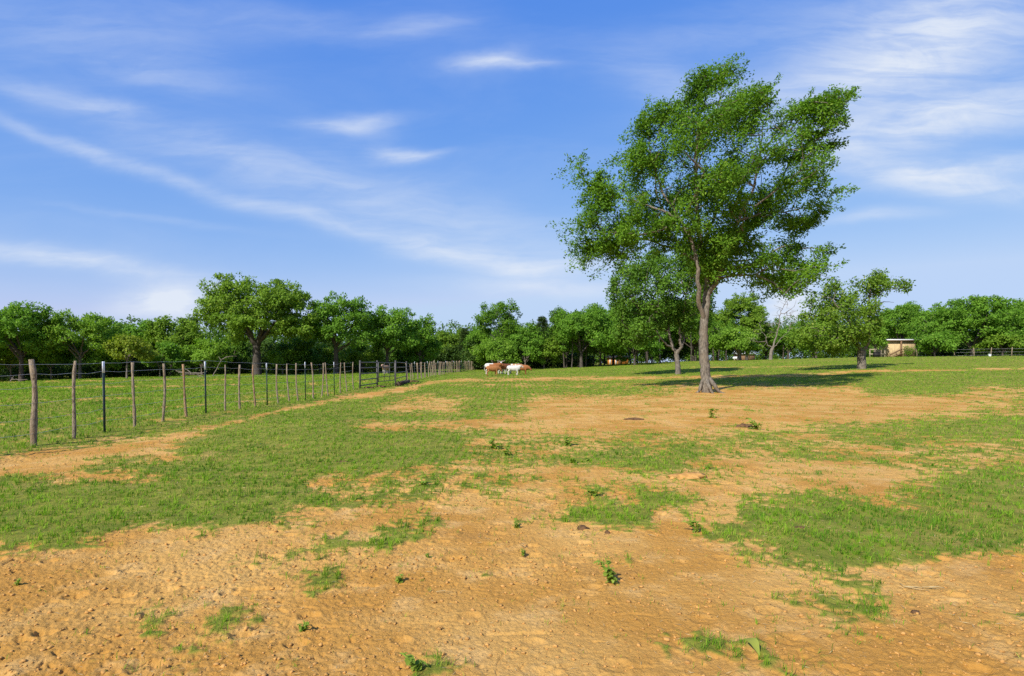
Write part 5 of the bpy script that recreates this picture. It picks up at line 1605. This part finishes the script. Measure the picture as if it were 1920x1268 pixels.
# ------------------------------------------------------------------ loose clods, straw litter and grass: uncountable ground cover
def clods():
    r = np.random.default_rng(91)
    n = 16000
    th = r.uniform(-.76, .76, n); rr = 2.5 * (14 / 2.5) ** (r.uniform(0, 1, n) ** 1.15)
    x = rr * np.sin(th); y = rr * np.cos(th)
    g = grass_cover(x, y)
    rough = sstep(vnoise(x * .5 + 4, y * .5, 41), -.35, .5) + .6 * sstep(-x, -1, 2) * sstep(-y, -6.5, -3)
    k = (g < .45) & (r.uniform(0, 1, n) < .30 + .8 * rough)
    x, y, rr = x[k], y[k], rr[k]; n = len(x)
    z = terrain(x, y) + micro(x, y, np.zeros(n))
    base = np.array([(1, 0, 0), (-1, 0, 0), (0, 1, 0), (0, -1, 0), (0, 0, 1), (0, 0, -1)], float)
    tri = [(0, 2, 4), (2, 1, 4), (1, 3, 4), (3, 0, 4), (2, 0, 5), (1, 2, 5), (3, 1, 5), (0, 3, 5)]
    ed = {}
    vs = [b for b in base]; ft = []
    def mid(a, b):
        key = (min(a, b), max(a, b))
        if key not in ed:
            v = vs[a] + vs[b]; vs.append(v / np.linalg.norm(v)); ed[key] = len(vs) - 1
        return ed[key]
    for a, b, c in tri:
        ab, bc, ca = mid(a, b), mid(b, c), mid(c, a)
        ft += [(a, ab, ca), (ab, b, bc), (ca, bc, c), (ab, bc, ca)]
    U = np.array(vs); ft = np.array(ft); m = len(U)
    s = .0045 * np.exp(r.normal(size=n) * .55) * (rr / 3) ** .35
    s = np.clip(s, .002, .013)
    shp = r.uniform(.65, 1.35, (n, 3)) * s[:, None] * np.array([1, 1, .62])
    V = U[None] * (1 + .22 * r.normal(size=(n, m, 1))) * shp[:, None, :]
    a = r.uniform(0, 6.28, n); ca, sa = np.cos(a)[:, None], np.sin(a)[:, None]
    X = V[:, :, 0] * ca - V[:, :, 1] * sa + x[:, None]; Y = V[:, :, 0] * sa + V[:, :, 1] * ca + y[:, None]
    Z = V[:, :, 2] + (z + .35 * s)[:, None]
    VV = np.stack([X, Y, Z], 2).reshape(-1, 3)
    FF = (ft[None] + (np.arange(n) * m)[:, None, None]).reshape(-1, 3)
    o = link('soil_crumbs', mesh_np('soil_crumbs', VV, [FF], True), M['dirt_lump']); tag(o, 'loose crumbs of orange soil scattered on the bare earth', kind='stuff')


def blades(P, D, L, Wd, bend, r):
    """P base, D lean direction (horizontal), 5-vertex bent blades"""
    n = len(P)
    a = r.uniform(0, 2 * np.pi, n)
    s_ = np.stack([np.cos(a), np.sin(a), np.zeros(n)], 1)
    up = np.array([0, 0, 1.0])
    L = L[:, None]; Wd = Wd[:, None]; bend = bend[:, None]
    m = P + up * L * .58 * (1 - .3 * bend) + D * L * .32 * bend
    t = P + up * L * (1 - .62 * bend) + D * L * (.25 + .75 * bend)
    V = np.stack([P - s_ * Wd * .5, P + s_ * Wd * .5, m + s_ * Wd * .42, m - s_ * Wd * .42, t], 1).reshape(-1, 3)
    b = np.arange(n)[:, None] * 5
    return V, b + np.array([[0, 1, 2, 3]]), b + np.array([[3, 2, 4]])


def grass():
    r = np.random.default_rng(123)
    X = []; Y = []
    edges = np.geomspace(2.3, 112, 60)
    for r0, r1 in zip(edges[:-1], edges[1:]):
        rm = (r0 + r1) / 2
        dens = min(5200, 5200 * (4.2 / rm) ** 1.62)
        area = .5 * 1.84 * (r1 * r1 - r0 * r0)
        n = int(dens * area)
        th = r.uniform(-.92, .92, n); rr = np.sqrt(r.uniform(r0 * r0, r1 * r1, n))
        X.append(rr * np.sin(th)); Y.append(rr * np.cos(th))
    x = np.concatenate(X); y = np.concatenate(Y)
    g = grass_cover(x, y)
    tuft = vnoise(x * 3.2, y * 3.2, 401) + .6 * vnoise(x * 9, y * 9, 402)
    rr0 = np.hypot(x, y)
    cx_, cy_ = np.floor(x / .24), np.floor(y / .24)
    sprig = (hash2(cx_, cy_, 921) > .70) * np.exp(-(((x / .24 - cx_ - .25 - .5 * hash2(cx_, cy_, 922)) ** 2 + (y / .24 - cy_ - .25 - .5 * hash2(cx_, cy_, 923)) ** 2) / .030)) * (rr0 < 22) * (.25 + .5 * hash2(cx_, cy_, 924))
    sprig = sprig * sstep(vnoise(x * .7, y * .7, 925), -.55, .25)
    k = r.uniform(0, 1, len(x)) < 1.1 * sprig + g ** 1.2 * (.22 + .78 * sstep(tuft, -.55, .40) + .35 * sstep(rr0, 15, 40)) + .004 * (rr0 < 9)
    x, y, g, tuft = x[k], y[k], g[k], tuft[k]
    # gather the blades into tufts, leaning outwards
    rr = np.hypot(x, y); n = len(x)
    cs = .085 * (np.maximum(rr, 4) / 4) ** .55
    lv = np.round(np.log(cs / .085) / .25).astype(int); cs = .085 * np.exp(lv * .25)
    ix = np.floor(x / cs); iy = np.floor(y / cs)
    tx = (ix + .15 + .7 * hash2(ix, iy, 901 + 0)) * cs; ty = (iy + .15 + .7 * hash2(ix, iy, 902)) * cs
    big = hash2(ix, iy, 903); pull = .55 * (big > .25)
    x = x + (tx - x) * pull; y = y + (ty - y) * pull
    ox, oy = (x - tx) / cs, (y - ty) / cs
    rr = np.hypot(x, y)
    z = terrain(x, y) + micro(x, y, g) + .015 * g * (1 - sstep(rr, 20, 50))
    left = (x < fence_x(y) + .25) & (y < 110)
    L = (.034 + .022 * sstep(tuft, -.2, .8) + .014 * r.normal(size=n)) * (1 + .5 * left) * (.7 + .4 * g)
    L = L * (.85 + .65 * big ** 2)
    L = np.clip(L * (1.08 -   .16 * sstep(rr, 8, 16)), .020, .14) * (1 + .25 * sstep(rr, 10, 40))
    wd = .0031 * (np.maximum(rr, 3.2) / 4) ** .84 * r.uniform(.7, 1.3, n)
    a = r.uniform(0, 2 * np.pi, n)
    D = np.stack([.6 * np.cos(a) + .25 + 2.2 * ox, .6 * np.sin(a) + 2.2 * oy, np.zeros(n)], 1)
    bend = np.clip(r.normal(.48, .26, n), .05, .95)
    V, Q, T = blades(np.stack([x, y, z - .003], 1), D, L, wd, bend, r)
    me = mesh_np('grass', V, [Q, T])
    tint = np.clip(.5 + .35 * (big - .5) + .38 * fbm(x * .35, y * .35, 411, 3) + .3 * vnoise(x * 1.5, y * 1.5, 412) + .22 * r.normal(size=n), 0, 1)
    dry = np.clip(.12 + .32 * vnoise(x * .8, y * .8, 413) + .2 * vnoise(x * .22, y * .22, 414) + .22 * (1 - g), .02, .55)
    attr(me, 'tint', np.repeat(tint, 5))
    attr(me, 'dry', np.repeat((r.uniform(0, 1, n) < dry).astype(float) * r.uniform(.5, 1, n), 5))
    m, nb = material('pasture_grass')
    ti = nb.new('ShaderNodeAttribute', attribute_name='tint').outputs['Fac']
    dr = nb.new('ShaderNodeAttribute', attribute_name='dry').outputs['Fac']
    col = nb.mix(ti, (0.058, 0.172, 0.010), (0.275, 0.435, 0.030))
    col = nb.mix(dr, col, (0.46, 0.38, 0.10))
    df = principled(nb, col, .65, .1)
    tr = nb.new('ShaderNodeBsdfTranslucent'); nb.L.new(nb.mix(1.0, col, (1.1, 1.2, .6), 'MULTIPLY'), tr.inputs[0])
    mx = nb.new('ShaderNodeMixShader'); mx.inputs[0].default_value = .35
    nb.L.new(df, mx.inputs[1]); nb.L.new(tr.outputs[0], mx.inputs[2]); nb.L.new(mx.outputs[0], nb.out.inputs[0])
    o = link('grass', me, m); tag(o, 'short patchy pasture grass on the orange earth', kind='stuff')
    print('grass blades', n)


def straw():
    r = np.random.default_rng(321)
    n = 16000
    th = r.uniform(-.76, .76, n); rr = 2.5 * (16 / 2.5) ** (r.uniform(0, 1, n))
    x = rr * np.sin(th); y = rr * np.cos(th); g = grass_cover(x, y)
    k = r.uniform(0, 1, n) < .10 + .55 * g + .35 * sstep(vnoise(x * .9, y * .9, 431), .15, .7)
    x, y, g, rr = x[k], y[k], g[k], rr[k]; n = len(x)
    z = terrain(x, y) + micro(x, y, g) + .004 + .02 * g * r.uniform(0, 1, n)
    a = r.uniform(0, 2 * np.pi, n)
    D = np.stack([np.cos(a), np.sin(a), r.normal(size=n) * .12], 1)
    V, Q = leaf_quads(np.stack([x, y, z], 1), D, unit(np.array([0, 0, 1.0]) + r.normal(size=(n, 3)) * .3), r.uniform(.02, .07, n) * (rr / 4) ** .2, .0028 * (rr / 3.5) ** .7 * r.uniform(.7, 1.3, n))
    o = link('straw_litter', mesh_np('straw_litter', V, [Q]), M['straw']); tag(o, 'bleached straw and dead grass bits lying on the ground', kind='stuff')


clods()
grass()
straw()
